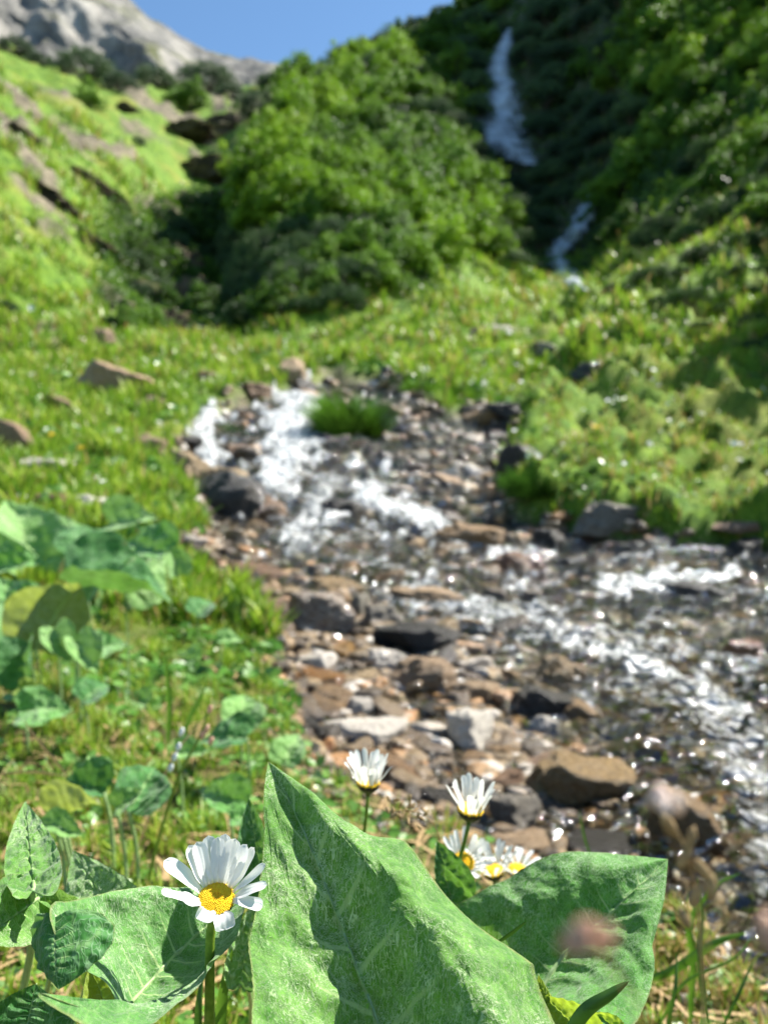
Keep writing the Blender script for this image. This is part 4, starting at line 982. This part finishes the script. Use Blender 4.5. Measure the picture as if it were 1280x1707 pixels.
leaf_object('butterbur_leaf', 'large upright felted green leaf in the middle foreground with its tip pointing up left', big, [-1, -.5, 0, .35, .68, 1], M['leafA'], (700, 1700), 300, 221, 8, 3, None, True, 'leaf',
            quilt=.0026, puff=.0024, crink=.00035, teeth=.0017, teeth_n=52, midr=.0010, fwd=.30)
# right leaf
rt = [
 [(895,1660,.345),(800,1600,.372),(748,1530,.384),(790,1492,.384),(850,1462,.383),(900,1432,.382),(950,1420,.380),(1030,1424,.376),(1113,1432,.368)],
 [(897,1658,.344),(860,1590,.362),(860,1540,.368),(910,1500,.366),(960,1472,.366),(1030,1448,.366),(1113,1432,.368)],
 [(900,1656,.344),(930,1608,.350),(965,1570,.354),(1010,1530,.357),(1060,1482,.361),(1113,1432,.368)],
 [(903,1660,.342),(960,1640,.338),(1010,1612,.338),(1060,1560,.342),(1090,1500,.352),(1113,1432,.368)],
 [(905,1664,.338),(960,1720,.300),(1040,1720,.302),(1072,1680,.314),(1090,1620,.328),(1084,1590,.336),(1106,1500,.352),(1113,1432,.368)],
]
leaf_object('butterbur_leaf', 'broad toothed green leaf right of the big upright leaf with squared upper right tip', rt, [-1, -.5, 0, .5, 1], M['leafB'], (960, 1707), 220, 161, 9, 8, None, True, 'leaf',
            quilt=.0010, puff=.0014, crink=.0003, teeth=.0022, teeth_n=40, midr=.0011, fwd=.30)
# folded left leaf under the main daisy
lf = [
 [(200,1690,.262),(178,1640,.262),(110,1592,.258),(86,1512,.262),(130,1500,.280),(200,1484,.300),(262,1477,.312),(330,1480,.318),(415,1490,.318)],
 [(202,1690,.264),(190,1610,.276),(186,1560,.288),(230,1520,.302),(310,1495,.312),(415,1490,.318)],
 [(204,1690,.268),(240,1650,.284),(290,1595,.298),(350,1540,.310),(415,1490,.318)],
 [(204,1694,.262),(250,1690,.268),(320,1640,.282),(370,1570,.300),(415,1490,.318)],
 [(200,1698,.256),(150,1685,.246),(66,1656,.236),(105,1690,.238),(180,1722,.240),(250,1708,.250),(300,1670,.262),(342,1632,.272),(348,1606,.276),(390,1570,.292),(415,1490,.318)],
]
leaf_object('butterbur_leaf', 'wide folded grey-green leaf behind and below the main daisy', lf, [-1, -.5, 0, .5, 1], M['leafG'], (220, 1707), 220, 161, 8, 12, None, True, 'leaf',
            quilt=.0009, puff=.0012, teeth=.0014, teeth_n=36, midr=.0008, fwd=.25)
def simple_leaf(label, base, tip, wl, wr, d0, d1, cup, mat, seed, root=None, ns=120, nt=81, shape=None, roll=0, **kw):
    """leaf from base px to tip px (photo pixels), half widths to either side in pixels, cup = metres the margins come forward"""
    bx, by = base; tx, ty = tip; ax, ay = tx-bx, ty-by; Lp = math.hypot(ax, ay); ux, uy = ax/Lp, ay/Lp; nx, ny = uy, -ux
    prof = shape or [(0, 0), (-.08, .55), (.05, .9), (.25, 1), (.5, .86), (.75, .5), (.92, .18), (1, 0)]
    def side(w, k, dc):
        return [(bx+ux*Lp*s_+nx*w*p_*k, by+uy*Lp*s_+ny*w*p_*k, d0+(d1-d0)*s_ - dc*p_*k + (roll*w*p_*k)) for s_, p_ in prof]
    lines = [side(-wl, 1, cup), side(-wl, .5, cup*.25), [(bx+ax*s_, by+ay*s_, d0+(d1-d0)*s_) for s_ in (0, .25, .5, .75, 1)], side(wr, .5, cup*.25), side(wr, 1, cup)]
    return leaf_object('butterbur_leaf', label, lines, [-1, -.5, 0, .5, 1], mat, root, ns, nt, kw.pop('nveins', 8), seed, kw.pop('group', None), True, 'leaf', kw.pop('midr', .0008), **kw)
simple_leaf('upright crinkled leaf at the left photo edge beside the folded leaf', (55,1485), (42,1336), 52, 44, .30, .375, .006, M['leafA'], 21, (20, 1700), quilt=.0018, puff=.0022, teeth=.0012)
simple_leaf('pale rounded leaf lying at the left photo edge under the crinkled leaf', (62,1500), (-40,1570), 62, 60, .315, .27, .006, M['leafA'], 22, (20, 1707), quilt=.002, puff=.002)
simple_leaf('dark glossy leaf in the lower left corner with a brown-edged point', (90,1530), (98,1650), 40, 100, .262, .25, -.006, M['leafE'], 23, (60, 1707), quilt=.0004, puff=.0022)
simple_leaf('pointed pale leaf rising behind the folded leaf', (215,1570), (122,1418), 62, 78, .31, .39, .004, M['leafA'], 24, (160, 1690), quilt=.0012, puff=.0018)
simple_leaf('light leaf wedged between the crinkled leaf and the folded leaf', (165,1580), (70,1470), 34, 70, .325, .33, .006, M['leafA'], 25, (120, 1690), quilt=.0018, puff=.002)
simple_leaf('yellow-green leaf seen through the notch of the folded leaf', (190,1720), (150,1610), 45, 40, .32, .34, .004, M['leafY'], 26, (200, 1707), quilt=.0006)
simple_leaf('dark shaded leaf at the bottom left corner', (40,1740), (60,1640), 90, 70, .30, .31, .004, M['leafE'], 27, (20, 1707))
simple_leaf('small dark leaf behind the left edge of the big upright leaf', (440,1500), (415,1330), 30, 40, .40, .42, .004, M['leafE'], 28, (440, 1600))
simple_leaf('small blue-green leaf between the main daisy stem and the big upright leaf', (400,1640), (425,1500), 34, 30, .36, .37, .004, M['leafC'], 29, (420, 1700))
simple_leaf('dark pointed leaf tip behind the top right shoulder of the big leaf', (760,1500), (728,1402), 40, 24, .42, .43, .004, M['leafE'], 30, (760, 1600))
simple_leaf('muted green leaf between the big leaf and the lower daisies', (775,1580), (735,1440), 46, 40, .41, .42, .004, M['leafB'], 31, (790, 1650))
simple_leaf('yellow-green translucent leaf under the right leaf', (985,1740), (905,1660), 40, 36, .30, .31, .004, M['leafY'], 32, (980, 1707))
simple_leaf('small bright green leaf at the bottom edge under the right leaf', (1020,1740), (960,1690), 40, 40, .30, .31, .0, M['leafY'], 33, (1030, 1707))
simple_leaf('narrow light leaf standing at the right margin of the big leaf', (930,1720), (897,1625), 12, 26, .31, .31, .0, M['leafY'], 34, (930, 1707))

# ------------------------------------------------------------------ smaller leaves of the left bank
def bank_leaf_mesh(seed, fold=.35, curl=.3, w=.62):
    s = [0, .02, .12, .3, .5, .7, .88, 1]; wd = [0, .55, .86, 1, .88, .58, .24, 0]; ofs = [0, -.10, -.08, 0, .0, 0, 0, 0]
    def line(k):
        return [(k*w*.5*a, q+o_*abs(k), abs(k)*w*.5*a*fold - curl*(q**2)*.35) for q, a, o_ in zip(s, wd, ofs)]
    g, v = leaf_surface([line(-1), line(-.5), [(0, q, -curl*q*q*.35) for q in (0, .25, .5, .75, 1)], line(.5), line(1)], 56, 41, [-1, -.5, 0, .5, 1], 7, seed, quilt=.012, puff=.0, crink=0, teeth=.03, teeth_n=18, mid_w=.06)
    g[..., 2] += .10*fbm(g*2.2+seed, 3); return g, v
BL = [bank_leaf_mesh(k, *p) for k, p in enumerate([(.55, .5, .92), (.95, .6, .9), (.45, .9, .98), (.75, .35, .8)])]
def bank_leaf(px, py, d, size, ang, nrm, var, mat, label, group=None):
    c = Vector(PX(px, py, d)); L = size*(.86 if px < 300 and py < 1160 else .66)*d/F; a = math.radians(ang); up = Vector((math.cos(a), 0, math.sin(a))); n = Vector(nrm); n.z *= .5 if py < 1010 else 1; n.normalize()
    yv = (up-n*up.dot(n)).normalized(); xv = yv.cross(n)
    g, v = BL[var]; P = np.array(c)+(g[..., 0:1]*np.array(xv)+(g[..., 1:2]-.5)*np.array(yv)+g[..., 2:3]*np.array(n))*L
    base = Vector(P[0, 20]); zt = float(zat(base.x, base.y+.03)[0]); foot = Vector((base.x, base.y+.03, min(zt, base.z-.01)))
    root = thing('butterbur_leaf', label, 'leaf', tuple(foot), group)
    mesh_np('blade', P.reshape(-1, 3), gridfaces(56, 41), M[mat], root, {'vein': v.ravel()})
    sp = spline([tuple(base), tuple(base.lerp(foot, .5)+Vector((0, .01, 0))), tuple(foot-Vector((0, 0, .01)))], 8)
    vv, ff = tube([tuple(p) for p in sp], [.0018]*8, 8); mesh_np('stalk', vv, ff, M['rib'], root)
U = (0, -.35, 1)
for a in [
 (40,885,2.6,170,100,(.5,-.5,.6),0,'leafC','large pale blue-green leaf standing at the left photo edge'),
 (110,890,2.8,90,40,(.2,-.6,.8),1,'leafC','pale leaf right of the large blue-green leaf'),
 (220,865,3.0,90,10,(-.1,-.7,.8),1,'leafC','pale folded leaf in front of the domed pale rock'),
 (95,1020,1.45,175,62,(-.35,.75,.3),0,'leafD','big olive leaf seen from its underside with light midrib'),
 (205,975,1.55,190,30,(.1,-.2,1),1,'leafE','long folded dark leaf with a pale curled margin'),
 (245,960,1.62,110,35,(.5,-.7,.3),0,'leafC','pale margin leaf beside the long folded leaf'),
 (165,965,1.7,90,75,(-.3,-.7,.6),3,'leafC','pale leaf standing between the olive leaf and the folded leaf'),
 (105,1075,1.35,80,-65,(.2,-.8,.5),3,'leafC','small pale leaf hanging left below the olive leaf'),
 (145,1092,1.35,85,-60,(.5,-.7,.5),3,'leafC','small pale leaf hanging right below the olive leaf'),
 (75,1180,1.2,120,15,(0,-.75,.7),2,'leafB','round light green leaf with worn spots at the left'),
 (40,1120,1.3,120,-80,(-.2,-.5,.2),1,'leafE','dark drooping leaf under the olive leaf'),
 (50,1152,1.22,46,-20,(.1,-.7,.7),2,'leafY','small yellowing leaf above the round light green leaf'),
 (20,1000,1.9,130,120,(.2,-.7,.6),2,'leafB','green leaf at the left photo edge behind the olive leaf'),
 (160,1150,1.25,70,60,(.3,-.6,.8),0,'leafE','small dark leaf right of the round light green leaf'),
 (240,905,2.4,110,150,(0,-.6,.9),2,'leafB','mid green leaf below the domed pale rock'),
 (165,905,2.3,120,60,(.1,-.5,1),2,'leafE','dark green flat leaf between the pale leaves'),
 (20,940,2.2,120,20,(0,-.6,.9),1,'leafB','green leaf under the large blue-green leaf'),
 (135,1310,.80,130,150,(.1,-.5,.9),1,'leafE','green leaf with wavy edge at the left above the crinkled leaf'),
 (160,1275,.85,70,110,(.5,-.6,.5),0,'leafC','pale curled leaf standing above the wavy leaf'),
 (130,1345,.72,150,35,(-.2,.6,.6),1,'leafD','olive rolled leaf margin in front of the wavy leaf'),
 (240,1310,.78,150,60,(.4,-.5,.6),1,'leafE','dark green cupped leaf right of the rolled leaf'),
 (215,1330,.74,80,40,(-.3,-.8,.4),3,'leafC','pale lit leaf flank inside the cupped leaf'),
 (80,1375,.68,90,170,(0,-.6,.8),3,'leafC','pale drooping leaf below the rolled leaf'),
 (120,1385,.66,60,-20,(.1,-.7,.6),3,'leafC','small pale leaf tip below the rolled leaf'),
 (405,1180,1.25,120,75,(.3,-.6,.7),0,'leafC','pointed grey-green leaf near the stream bank'),
 (370,1225,1.15,130,160,(0,-.5,1),2,'leafE','dark green flat leaf beside the pointed grey-green leaf'),
 (485,1245,1.2,100,70,(.1,-.7,.6),0,'leafC','grey-green leaf just left of the long whitish stone'),
 (322,1252,1.0,80,10,(0,-.7,.8),3,'leafC','small smooth leaf in the middle of the left bank'),
 (370,1330,.85,120,150,(.1,-.7,.8),1,'leafB','green leaf left of the tip of the big upright leaf'),
 (410,1360,.8,80,30,(.2,-.6,.8),0,'leafB','small lobed leaf left of the tip of the big upright leaf'),
 (340,1010,2.2,80,70,(.2,-.6,.8),0,'leafE','dark leaf on the bank edge above the banded stone'),
 (385,1065,1.9,60,20,(.1,-.6,.8),0,'leafC','small whitish leaf on the bank left of the banded stone'),
 (290,930,2.5,70,100,(.4,-.7,.5),3,'leafC','pale upright leaf at the tip of the long folded leaf'),
]: bank_leaf(*a)
gl = 0
for k in range(22):
    px = random.uniform(-20, 330); py = random.uniform(820, 1000) if k < 16 else random.uniform(1000, 1200)
    h = G(px, py+12); d = h.y*.985
    bank_leaf(px, py, d, random.uniform(55, 95)*(1 if py > 900 else .8), random.uniform(20, 160), (random.uniform(-.5, .7), -.8, .8), random.randrange(4), random.choice(['leafB', 'leafB', 'leafE', 'leafC']),
              'half hidden green leaf in the leafy patch of the left bank', 'half hidden leaves of the left bank')

# ------------------------------------------------------------------ daisies
def petal_mesh(L, w, lift, curl, seed, notch=.03):
    n, m = 22, 11; V = []; al = []; ac = []
    r = np.random.default_rng(seed); tw = r.normal()*.12; wob = r.uniform(0, 6)
    for i in range(n):
        s = i/(n-1); ww = w*.5*(.34+.66*sstep(0, .45, s))*(math.sqrt(max(0, 1-max(0, (s-.80)/.20)**2.2)))
        ang = lift - curl*s
        for j in range(m):
            t = j/(m-1)*2-1
            e = L*(1 - notch*(abs(math.cos(t*PI*1.5))*.6)*(s > .9))
            x = s*e; zc = math.sin(s*PI*.5)*0
            V.append((x, t*ww+tw*s*s*L*.3, t*t*ww*.32*(1-.5*s) + .00007*math.cos(t*11)*(1-s*.3) + .0003*math.sin(s*7+wob+t))); al.append(s); ac.append(t)
    V = np.array(V); # bend: rotate progressively
    th = lift - curl*V[:, 0]/L
    st = V[:, 0]; dx = np.zeros(len(V)); dz = np.zeros(len(V))
    k = np.where(abs(curl) < 1e-3, 1e-3, curl)/L
    dx = (np.sin(lift)-np.sin(lift-k*st))/k; dz = (-np.cos(lift)+np.cos(lift-k*st))/k
    out = np.stack([dx - np.sin(th)*V[:, 2], V[:, 1], dz + np.cos(th)*V[:, 2]], -1)
    return out, np.array(al), np.array(ac), gridfaces(n, m)
def daisy(label, head, R_, axis, petals, stem_pts, stem_r, seed, discz=.35, closed=.0):
    """head: world point of the disc centre, R_: disc radius, axis: flower axis, petals: (azimuth deg, lift deg, curl deg, length, width)"""
    ax = Vector(axis).normalized(); e1 = Vector((1, 0, 0)); e1 = (e1-ax*e1.dot(ax)).normalized(); e2 = ax.cross(e1)
    Rm = np.array([list(e1), list(e2), list(ax)]).T; H = np.array(head); foot = stem_pts[-1]
    root = thing('daisy', label, 'daisy', foot)
    tow = lambda P: P@Rm.T+H
    # disc with packed florets
    r = np.random.default_rng(seed); V0, F0 = ICO[2]; VV_, FF_, rr = [], [], []
    # dome
    nd = 430
    for k in range(nd):
        q = math.sqrt((k+.5)/nd); a = k*2.39996; rad = R_*q; z = R_*discz*(1-q**2.2)*(1-.25*math.exp(-(q/.25)**2)) + r.normal()*R_*.012
        s = R_*.054*(1+.2*q)
        B = ICO[1][0]*s*np.array([1, 1, 1.7]); P = B+np.array([rad*math.cos(a), rad*math.sin(a), z]); b = len(VV_)*len(B)
        VV_.append(P); FF_.append(ICO[1][1]+b); rr.append(np.full(len(B), np.clip(.35+.5*r.random()-.25*math.exp(-(q/.3)**2), 0, 1)))
    disc = mesh_np('flower_disc', tow(np.vstack(VV_)), np.vstack(FF_), M['disc'], root, {'rnd': np.concatenate(rr)})
    # cup of bracts
    n = 48; prof = [(stem_r*1.05, -R_*1.25), (stem_r*1.5, -R_*.98), (R_*.62, -R_*.62), (R_*.92, -R_*.30), (R_*1.04, -.02*R_), (R_*.9, .03*R_)]
    V, at = [], []
    for i, (a_, z) in enumerate(prof):
        for k in range(n):
            t = 2*PI*k/n; sc = 1+.05*math.cos(k*PI/2)*(i >= 2); V.append((a_*sc*math.cos(t), a_*sc*math.sin(t), z+(.06*R_*math.cos(k*PI/2+i*1.3) if 1 < i < 5 else 0))); at.append([.0, .1, .55, .8, 1, 1][i]+.15*math.cos(k*PI/2+i*1.3))
    Fc = [(i*n+k, i*n+(k+1) % n, (i+1)*n+(k+1) % n, (i+1)*n+k) for i in range(len(prof)-1) for k in range(n)]
    mesh_np('calyx', tow(np.array(V)), Fc, M['calyx'], root, {'rnd': np.clip(at, 0, 1)})
    for k, (az, li, cu, L, w) in enumerate(petals):
        P, al, ac, pf = petal_mesh(L, w, math.radians(li), math.radians(cu), seed*31+k)
        P[:, 0] += R_*.86; P[:, 2] += (k % 2)*R_*.05
        a = math.radians(az); c, s = math.cos(a), math.sin(a)
        Q = np.stack([P[:, 0]*c-P[:, 1]*s, P[:, 0]*s+P[:, 1]*c, P[:, 2]], -1)
        mesh_np('petal', tow(Q), pf, M['petal'], root, {'along': al, 'across': ac})
    st = [tuple(H-np.array(ax)*R_*1.1)]+[tuple(p) for p in stem_pts]
    sp = spline(st, 40); v, f = tube([tuple(p) for p in sp], list(np.linspace(stem_r, stem_r*1.25, 40)), 14); mesh_np('stem', v, f, M['stem'], root)
    return root
mm = .001
d0 = .283
main_p = [ # az (0 right, 90 back, 270 front), lift, curl, length, width
 (99,50,4,17.2,5.0),(113,46,2,17.8,5.2),(76,52,6,17.4,6.0),(86,44,0,17.8,4.8),(131,52,4,17.6,5.4),(143,46,0,17.4,4.8),(164,38,8,19.5,5.6),
 (198,26,-4,17,3.6),(222,58,24,13.5,6.2),(52,52,2,17.4,4.8),(43,44,-4,17.8,4.2),(24,34,-8,17,3.2),(8,26,10,14.0,4.0),(352,14,30,12,4.8),(296,14,80,7.0,7.0),(255,52,90,6.2,6.2)]
hx = PX(361, 1498, d0)
daisy('large white daisy in sharp focus at the lower left with a raised crown of petals', hx, 29*d0/F*1.02, (.13, -.46, .88), [(a, b+6, c, l*mm*.98, w*mm*1.04) for a, b, c, l, w in main_p],
      [PX(351, 1560, d0+.003), PX(350, 1640, d0+.006), PX(349, 1720, d0+.008), PX(345, 1900, d0+.01)], .00165, 5)
def cup_daisy(label, px, py, d, R_, axis, L, lift, n, seed, stem, w=4.1, curl=0):
    r = np.random.default_rng(seed); p = [(360*k/n+r.normal()*5, lift+r.normal()*6, curl+r.normal()*10, L*r.uniform(.88, 1.08), w*mm*r.uniform(.85, 1.15)) for k in range(n)]
    daisy(label, PX(px, py, d), R_, axis, p, stem, .0011, seed)
def gz(p): return p
cup_daisy('white cupped daisy standing tall just right of the big leaf tip', 614, 1305, .50, .0072, (.03, -.10, 1), .0180, 66, 17, 11, [PX(612, 1345, .502), PX(607, 1390, .505), PX(600, 1480, .51), PX(598, 1800, .52)])
cup_daisy('white cupped daisy on a curved stem in front of the pinkish stone', 784, 1350, .46, .0074, (.10, -.16, 1), .0170, 64, 16, 12, [PX(777, 1392, .461), PX(764, 1440, .463), PX(757, 1475, .466), PX(760, 1560, .47), PX(764, 1800, .48)])
cup_daisy('lower white daisy with its yellow disc showing behind the curved stem', 772, 1438, .53, .0075, (.10, -.62, .8), .0165, 42, 18, 13, [PX(778, 1470, .54), PX(785, 1560, .55), PX(785, 1800, .56)], 3.4)
cup_daisy('low white daisy leaning right between two other low daisies', 822, 1452, .58, .0080, (-.12, -.12, 1), .0185, 48, 17, 14, [PX(822, 1490, .585), PX(826, 1560, .59), PX(826, 1800, .60)], 3.6)
cup_daisy('blurred white daisy farthest right just above the right leaf', 862, 1450, .66, .0080, (.1, -.2, 1), .0175, 30, 16, 15, [PX(866, 1500, .665), PX(866, 1600, .67), PX(866, 1800, .68)], 4)

# ------------------------------------------------------------------ small stems, seed heads, buds and single blades
def stem_thing(name, label, cat, pts, r0, r1, mat, extra=None, sub=None):
    root = thing(name, label, cat, pts[-1]); sp = spline(pts, 26); v, f = tube([tuple(p) for p in sp], list(np.linspace(r0, r1, 26)), 10)
    mesh_np('stem', v, f, M[mat], root); return root
def ellip(root, name, c, r, mat, seed, dirv=(0, 0, 1), bump=.12):
    V = ICO[4][0]; V = V*(1+bump*fbm(V*2+seed, 3))[:, None]; V = V*np.array(r); q = Vector((0, 0, 1)).rotation_difference(Vector(dirv)).to_matrix()
    P = V@np.array(q).T+np.array(c); return mesh_np(name, P, ICO[4][1], M[mat], root)
def bud(label, px, py, d, rad, mat, stem, seed):
    root = stem_thing('pink_flower_bud', label, 'flower bud', [PX(px, py+rad*F/d*.6, d)]+stem, .0001, .0002, 'straw')
    r = np.random.default_rng(seed)
    for k in range(7):
        o = np.array([r.normal()*.35, r.normal()*.3, r.normal()*.22])*rad; ellip(root, 'petal', np.array(PX(px, py, d))+o, (rad*.42, rad*.34, rad*.75), mat, seed+k, (r.normal()*.8+.3, r.normal()*.4, 1), .2)
    return root
bud('blurred pale pink bud glowing white in front of the stream at the right', 1102, 1333, .095, .0019, 'palepink', [PX(1112, 1385, .0965), PX(1140, 1450, .10), PX(1180, 1580, .11), PX(1220, 1850, .12)], 3)
bud('blurred brownish pink bud hanging in front of the right leaf', 975, 1562, .064, .0018, 'pink', [PX(1000, 1590, .073), PX(1075, 1720, .078), PX(1100, 1950, .085)], 4)
bud('blurred pink bud cut off by the right photo edge', 1292, 1548, .070, .0018, 'pink', [PX(1310, 1620, .076), PX(1330, 1760, .08)], 5)
bl = stem_thing('sorrel_stalk', 'blurred brownish stalk of withered bracts under the pale pink bud', 'plant stalk', [PX(1120, 1372, .135), PX(1150, 1440, .137), PX(1165, 1560, .14), PX(1180, 1850, .15)], .0002, .0003, 'straw')
for k, (a, b) in enumerate([(1115,1375),(1150,1400),(1140,1430),(1170,1450),(1160,1490),(1140,1530),(1185,1480)]):
    ellip(bl, 'bract', PX(a, b, .137), (.0009, .0006, .0022), 'straw', 40+k, (random.uniform(-.8, .8), 0, 1), .2)
sh = stem_thing('grass_seed_head', 'dry brownish grass seed head between the two cupped daisies', 'seed head', [PX(640, 1352, .50), PX(690, 1352, .50), PX(722, 1372, .50), PX(740, 1420, .5), PX(770, 1500, .5), PX(780, 1800, .51)], .0003, .0005, 'straw')
for k in range(26):
    t = random.random(); cx, cy = (640+t*60, 1350+random.gauss(0, 9)) if k < 20 else (705+random.gauss(0, 5), 1362+random.gauss(0, 9))
    ellip(sh, 'spikelet', PX(cx, cy, .50+random.gauss(0, .004)), (.0009, .0007, .0024), 'straw', k, (random.uniform(-1, 1), random.uniform(-.4, .4), random.uniform(.2, 1)), .1)
def blade(label, pts, w, mat='stem', name='grass_shoot', cat='grass'):
    c = spline(pts, 30); d = np.gradient(c, axis=0); d /= np.linalg.norm(d, axis=1)[:, None]; s = np.cross(d, np.array([.15, 1., .1])); s /= np.linalg.norm(s, axis=1)[:, None]; nn = np.cross(s, d)
    t = np.linspace(0, 1, 30); ww = w*np.clip(np.sin(PI*(.12+.88*t))**.6, 0.02, 1)*.5
    P = np.stack([c-s*ww[:, None]+nn*(ww*.35)[:, None], c-s*ww[:, None]*.5, c, c+s*ww[:, None]*.5, c+s*ww[:, None]+nn*(ww*.35)[:, None]], 1)
    o = mesh_np(name, P.reshape(-1, 3), gridfaces(30, 5), M[mat]); return tag(o, label, cat)
M['bladem'] = mat_simple('fresh_grass_blade', [(.3, (.07, .19, .015)), (.7, (.16, .30, .03))], 60, .4, .35)
M['bladed'] = mat_simple('dark_grass_blade', [(.3, (.03, .10, .01)), (.7, (.08, .18, .02))], 60, .4, .3)
blade('pointed green blade curving up in front of the right leaf', [PX(940, 1740, .27), PX(975, 1690, .27), PX(1015, 1662, .272), PX(1048, 1636, .275)], .0055, 'bladed')
blade('short dark blade tip poking between the big leaf and the right leaf', [PX(828, 1572, .33), PX(850, 1558, .33), PX(877, 1536, .33)], .0018, 'bladed')
blade('bright green blade right of the main daisy stem', [PX(362, 1800, .36), PX(368, 1690, .36), PX(376, 1630, .36), PX(388, 1582, .36)], .0052, 'bladem')
blade('dark green blade just left of the main daisy stem', [PX(330, 1800, .36), PX(330, 1690, .36), PX(338, 1620, .365)], .004, 'bladed')
for k, (pts, w, m, lb) in enumerate([
   ([(1150,1707,.7),(1155,1600,.7),(1150,1540,.7),(1190,1480,.7),(1235,1455,.71)], .006, 'bladem', 'long bright blade arching right above the gravel at the lower right'),
   ([(1060,1640,.68),(1120,1620,.68),(1190,1575,.68),(1245,1555,.69)], .009, 'bladem', 'wide yellow-green blade leaning right at the lower right'),
   ([(1180,1707,.65),(1165,1600,.65),(1170,1530,.66),(1160,1460,.66)], .004, 'bladed', 'upright blade right of the right leaf'),
   ([(1100,1707,.6),(1140,1640,.6),(1220,1600,.61),(1255,1560,.62)], .003, 'bladem', 'thin blade crossing the gravel at the lower right'),
   ([(1200,1720,.6),(1230,1660,.6),(1255,1600,.61)], .003, 'bladed', 'thin upright blade near the lower right corner'),
   ([(1110,1720,.55),(1125,1650,.55),(1128,1590,.56)], .003, 'bladed', 'dark upright blade at the foot of the right leaf'),
   ([(990,1440,.9),(975,1400,.9),(965,1350,.9)], .003, 'bladed', 'short blade standing behind the right leaf top'),
   ([(280,1240,1.1),(282,1180,1.1),(278,1120,1.1),(276,1085,1.1)], .008, 'bladem', 'tall blade standing in the middle of the left bank'),
   ([(300,1240,1.1),(320,1190,1.1),(345,1140,1.1)], .007, 'bladem', 'slanting blade beside the tall blade of the left bank'),
   ([(215,1460,.8),(235,1400,.8),(285,1270,.8),(345,1190,.82)], .003, 'straw', 'long pale stalk slanting up across the left bank'),
   ([(110,1290,.9),(60,1230,.9),(40,1200,.9)], .004, 'straw', 'yellowish stalk below the round light green leaf'),
   ([(0,1290,.9),(60,1287,.9),(120,1296,.9)], .003, 'straw', 'yellow stalk lying flat at the left photo edge')]):
    blade(lb, [PX(*p) for p in pts], w, m)
# dead-nettle like stalk with whitish buds
ns_ = stem_thing('budding_stalk', 'pale green stalk with small whitish and pink buds in the left bank', 'plant stalk', [PX(350, 1178, .78), PX(332, 1230, .78), PX(300, 1290, .78), PX(270, 1380, .79), PX(240, 1500, .8)], .0012, .002, 'stem')
for k, (a, b) in enumerate([(350,1182),(345,1215),(352,1235),(338,1225),(303,1220),(298,1245),(292,1262),(285,1280)]):
    ellip(ns_, 'bud', PX(a, b, .775), (.0024, .002, .0045), 'whitef' if k > 3 else 'pink', 60+k, (.3, 0, 1), .15)
def small_yellow(px, py, w, label):
    h = G(px, py+w); d = h.y*.99; r = w/2*d/F; c = np.array(PX(px, py, d)); root = thing('yellow_flower', label, 'flower', tuple(h))
    V = []; Fc = []
    for k in range(9):
        a = 2*PI*k/9; u = np.array([math.cos(a), math.sin(a)*.8, math.sin(a)*.6]); w_ = np.array([-math.sin(a), math.cos(a)*.8, math.cos(a)*.6])*.36
        b = len(V); V += [c, c+(u*.6+w_)*r, c+u*r*1.1+np.array([0, 0, .2*r]), c+(u*.6-w_)*r]; Fc.append((b, b+1, b+2, b+3))
    mesh_np('petals', V, Fc, M['yellowf'], root); ellip(root, 'flower_center', c+np.array([0, -.1*r, .1*r]), (r*.35, r*.35, r*.25), 'yellowf', 3)
    v, f = tube([tuple(c), tuple(h)], [.003, .004], 6); mesh_np('stem', v, f, M['stem'], root)
small_yellow(136, 746, 16, 'yellow flower glowing in the left meadow'); small_yellow(86, 724, 12, 'smaller yellow flower up left of the other one'); small_yellow(992, 711, 10, 'tiny yellow flower among the leaves of the right bank')
# grassy islet in the upper stream
def tuft(px, py, wpx, hpx, n, label, mat='bladem', name='grass_tuft'):
    h = G(px, py+hpx*.4); s = h.y/F; r = np.random.default_rng(int(px)); V = []; Fc = []
    for k in range(n):
        a = r.uniform(0, 2*PI); q = math.sqrt(r.random())*wpx/2*s; bx, by = h.x+math.cos(a)*q, h.y+math.sin(a)*q*.8+.02; rr_ = q/(wpx/2*s); hh = hpx*s*r.uniform(.4, 1.0)*(1.05-.75*rr_**2); lean = np.array([math.cos(a), math.sin(a)])*hh*(r.uniform(.1, .5)+rr_*.9)
        w = hh*.035; z0 = h.z-.03; sd = np.array([-math.sin(a+1), math.cos(a+1), 0])*w; b = len(V)
        p0 = np.array([bx, by, z0]); p1 = p0+np.array([lean[0]*.3, lean[1]*.3, hh*.6]); p2 = p0+np.array([lean[0], lean[1], hh])
        V += [p0-sd, p0+sd, p1+sd, p1-sd, p2+sd*.1, p2-sd*.1]; Fc += [(b, b+1, b+2, b+3), (b+3, b+2, b+4, b+5)]
    o = mesh_np(name, V, Fc, M[mat]); return tag(o, label, 'grass tuft')
tuft(585, 700, 90, 90, 1500, 'grassy islet tuft standing in the upper stream bed')
tuft(400, 720, 60, 40, 500, 'grass tuft between the top cascade and the small left cascade', 'bladed')
tuft(340, 1010, 90, 70, 700, 'dark green grass tuft on the near left bank edge', 'bladed')
tuft(390, 1030, 80, 60, 600, 'fine grass tuft left of the banded stone', 'bladed')
tuft(700, 640, 60, 30, 400, 'bright grass tuft at the top edge of the stream bed')
tuft(760, 650, 100, 40, 700, 'broad bright grass tuft right of the upper stream bed')
tuft(280, 840, 80, 60, 700, 'grass tuft at the foot of the big dark slab')
tuft(890, 800, 90, 60, 800, 'overhanging grass tuft on the corner of the right bank', 'bladed')
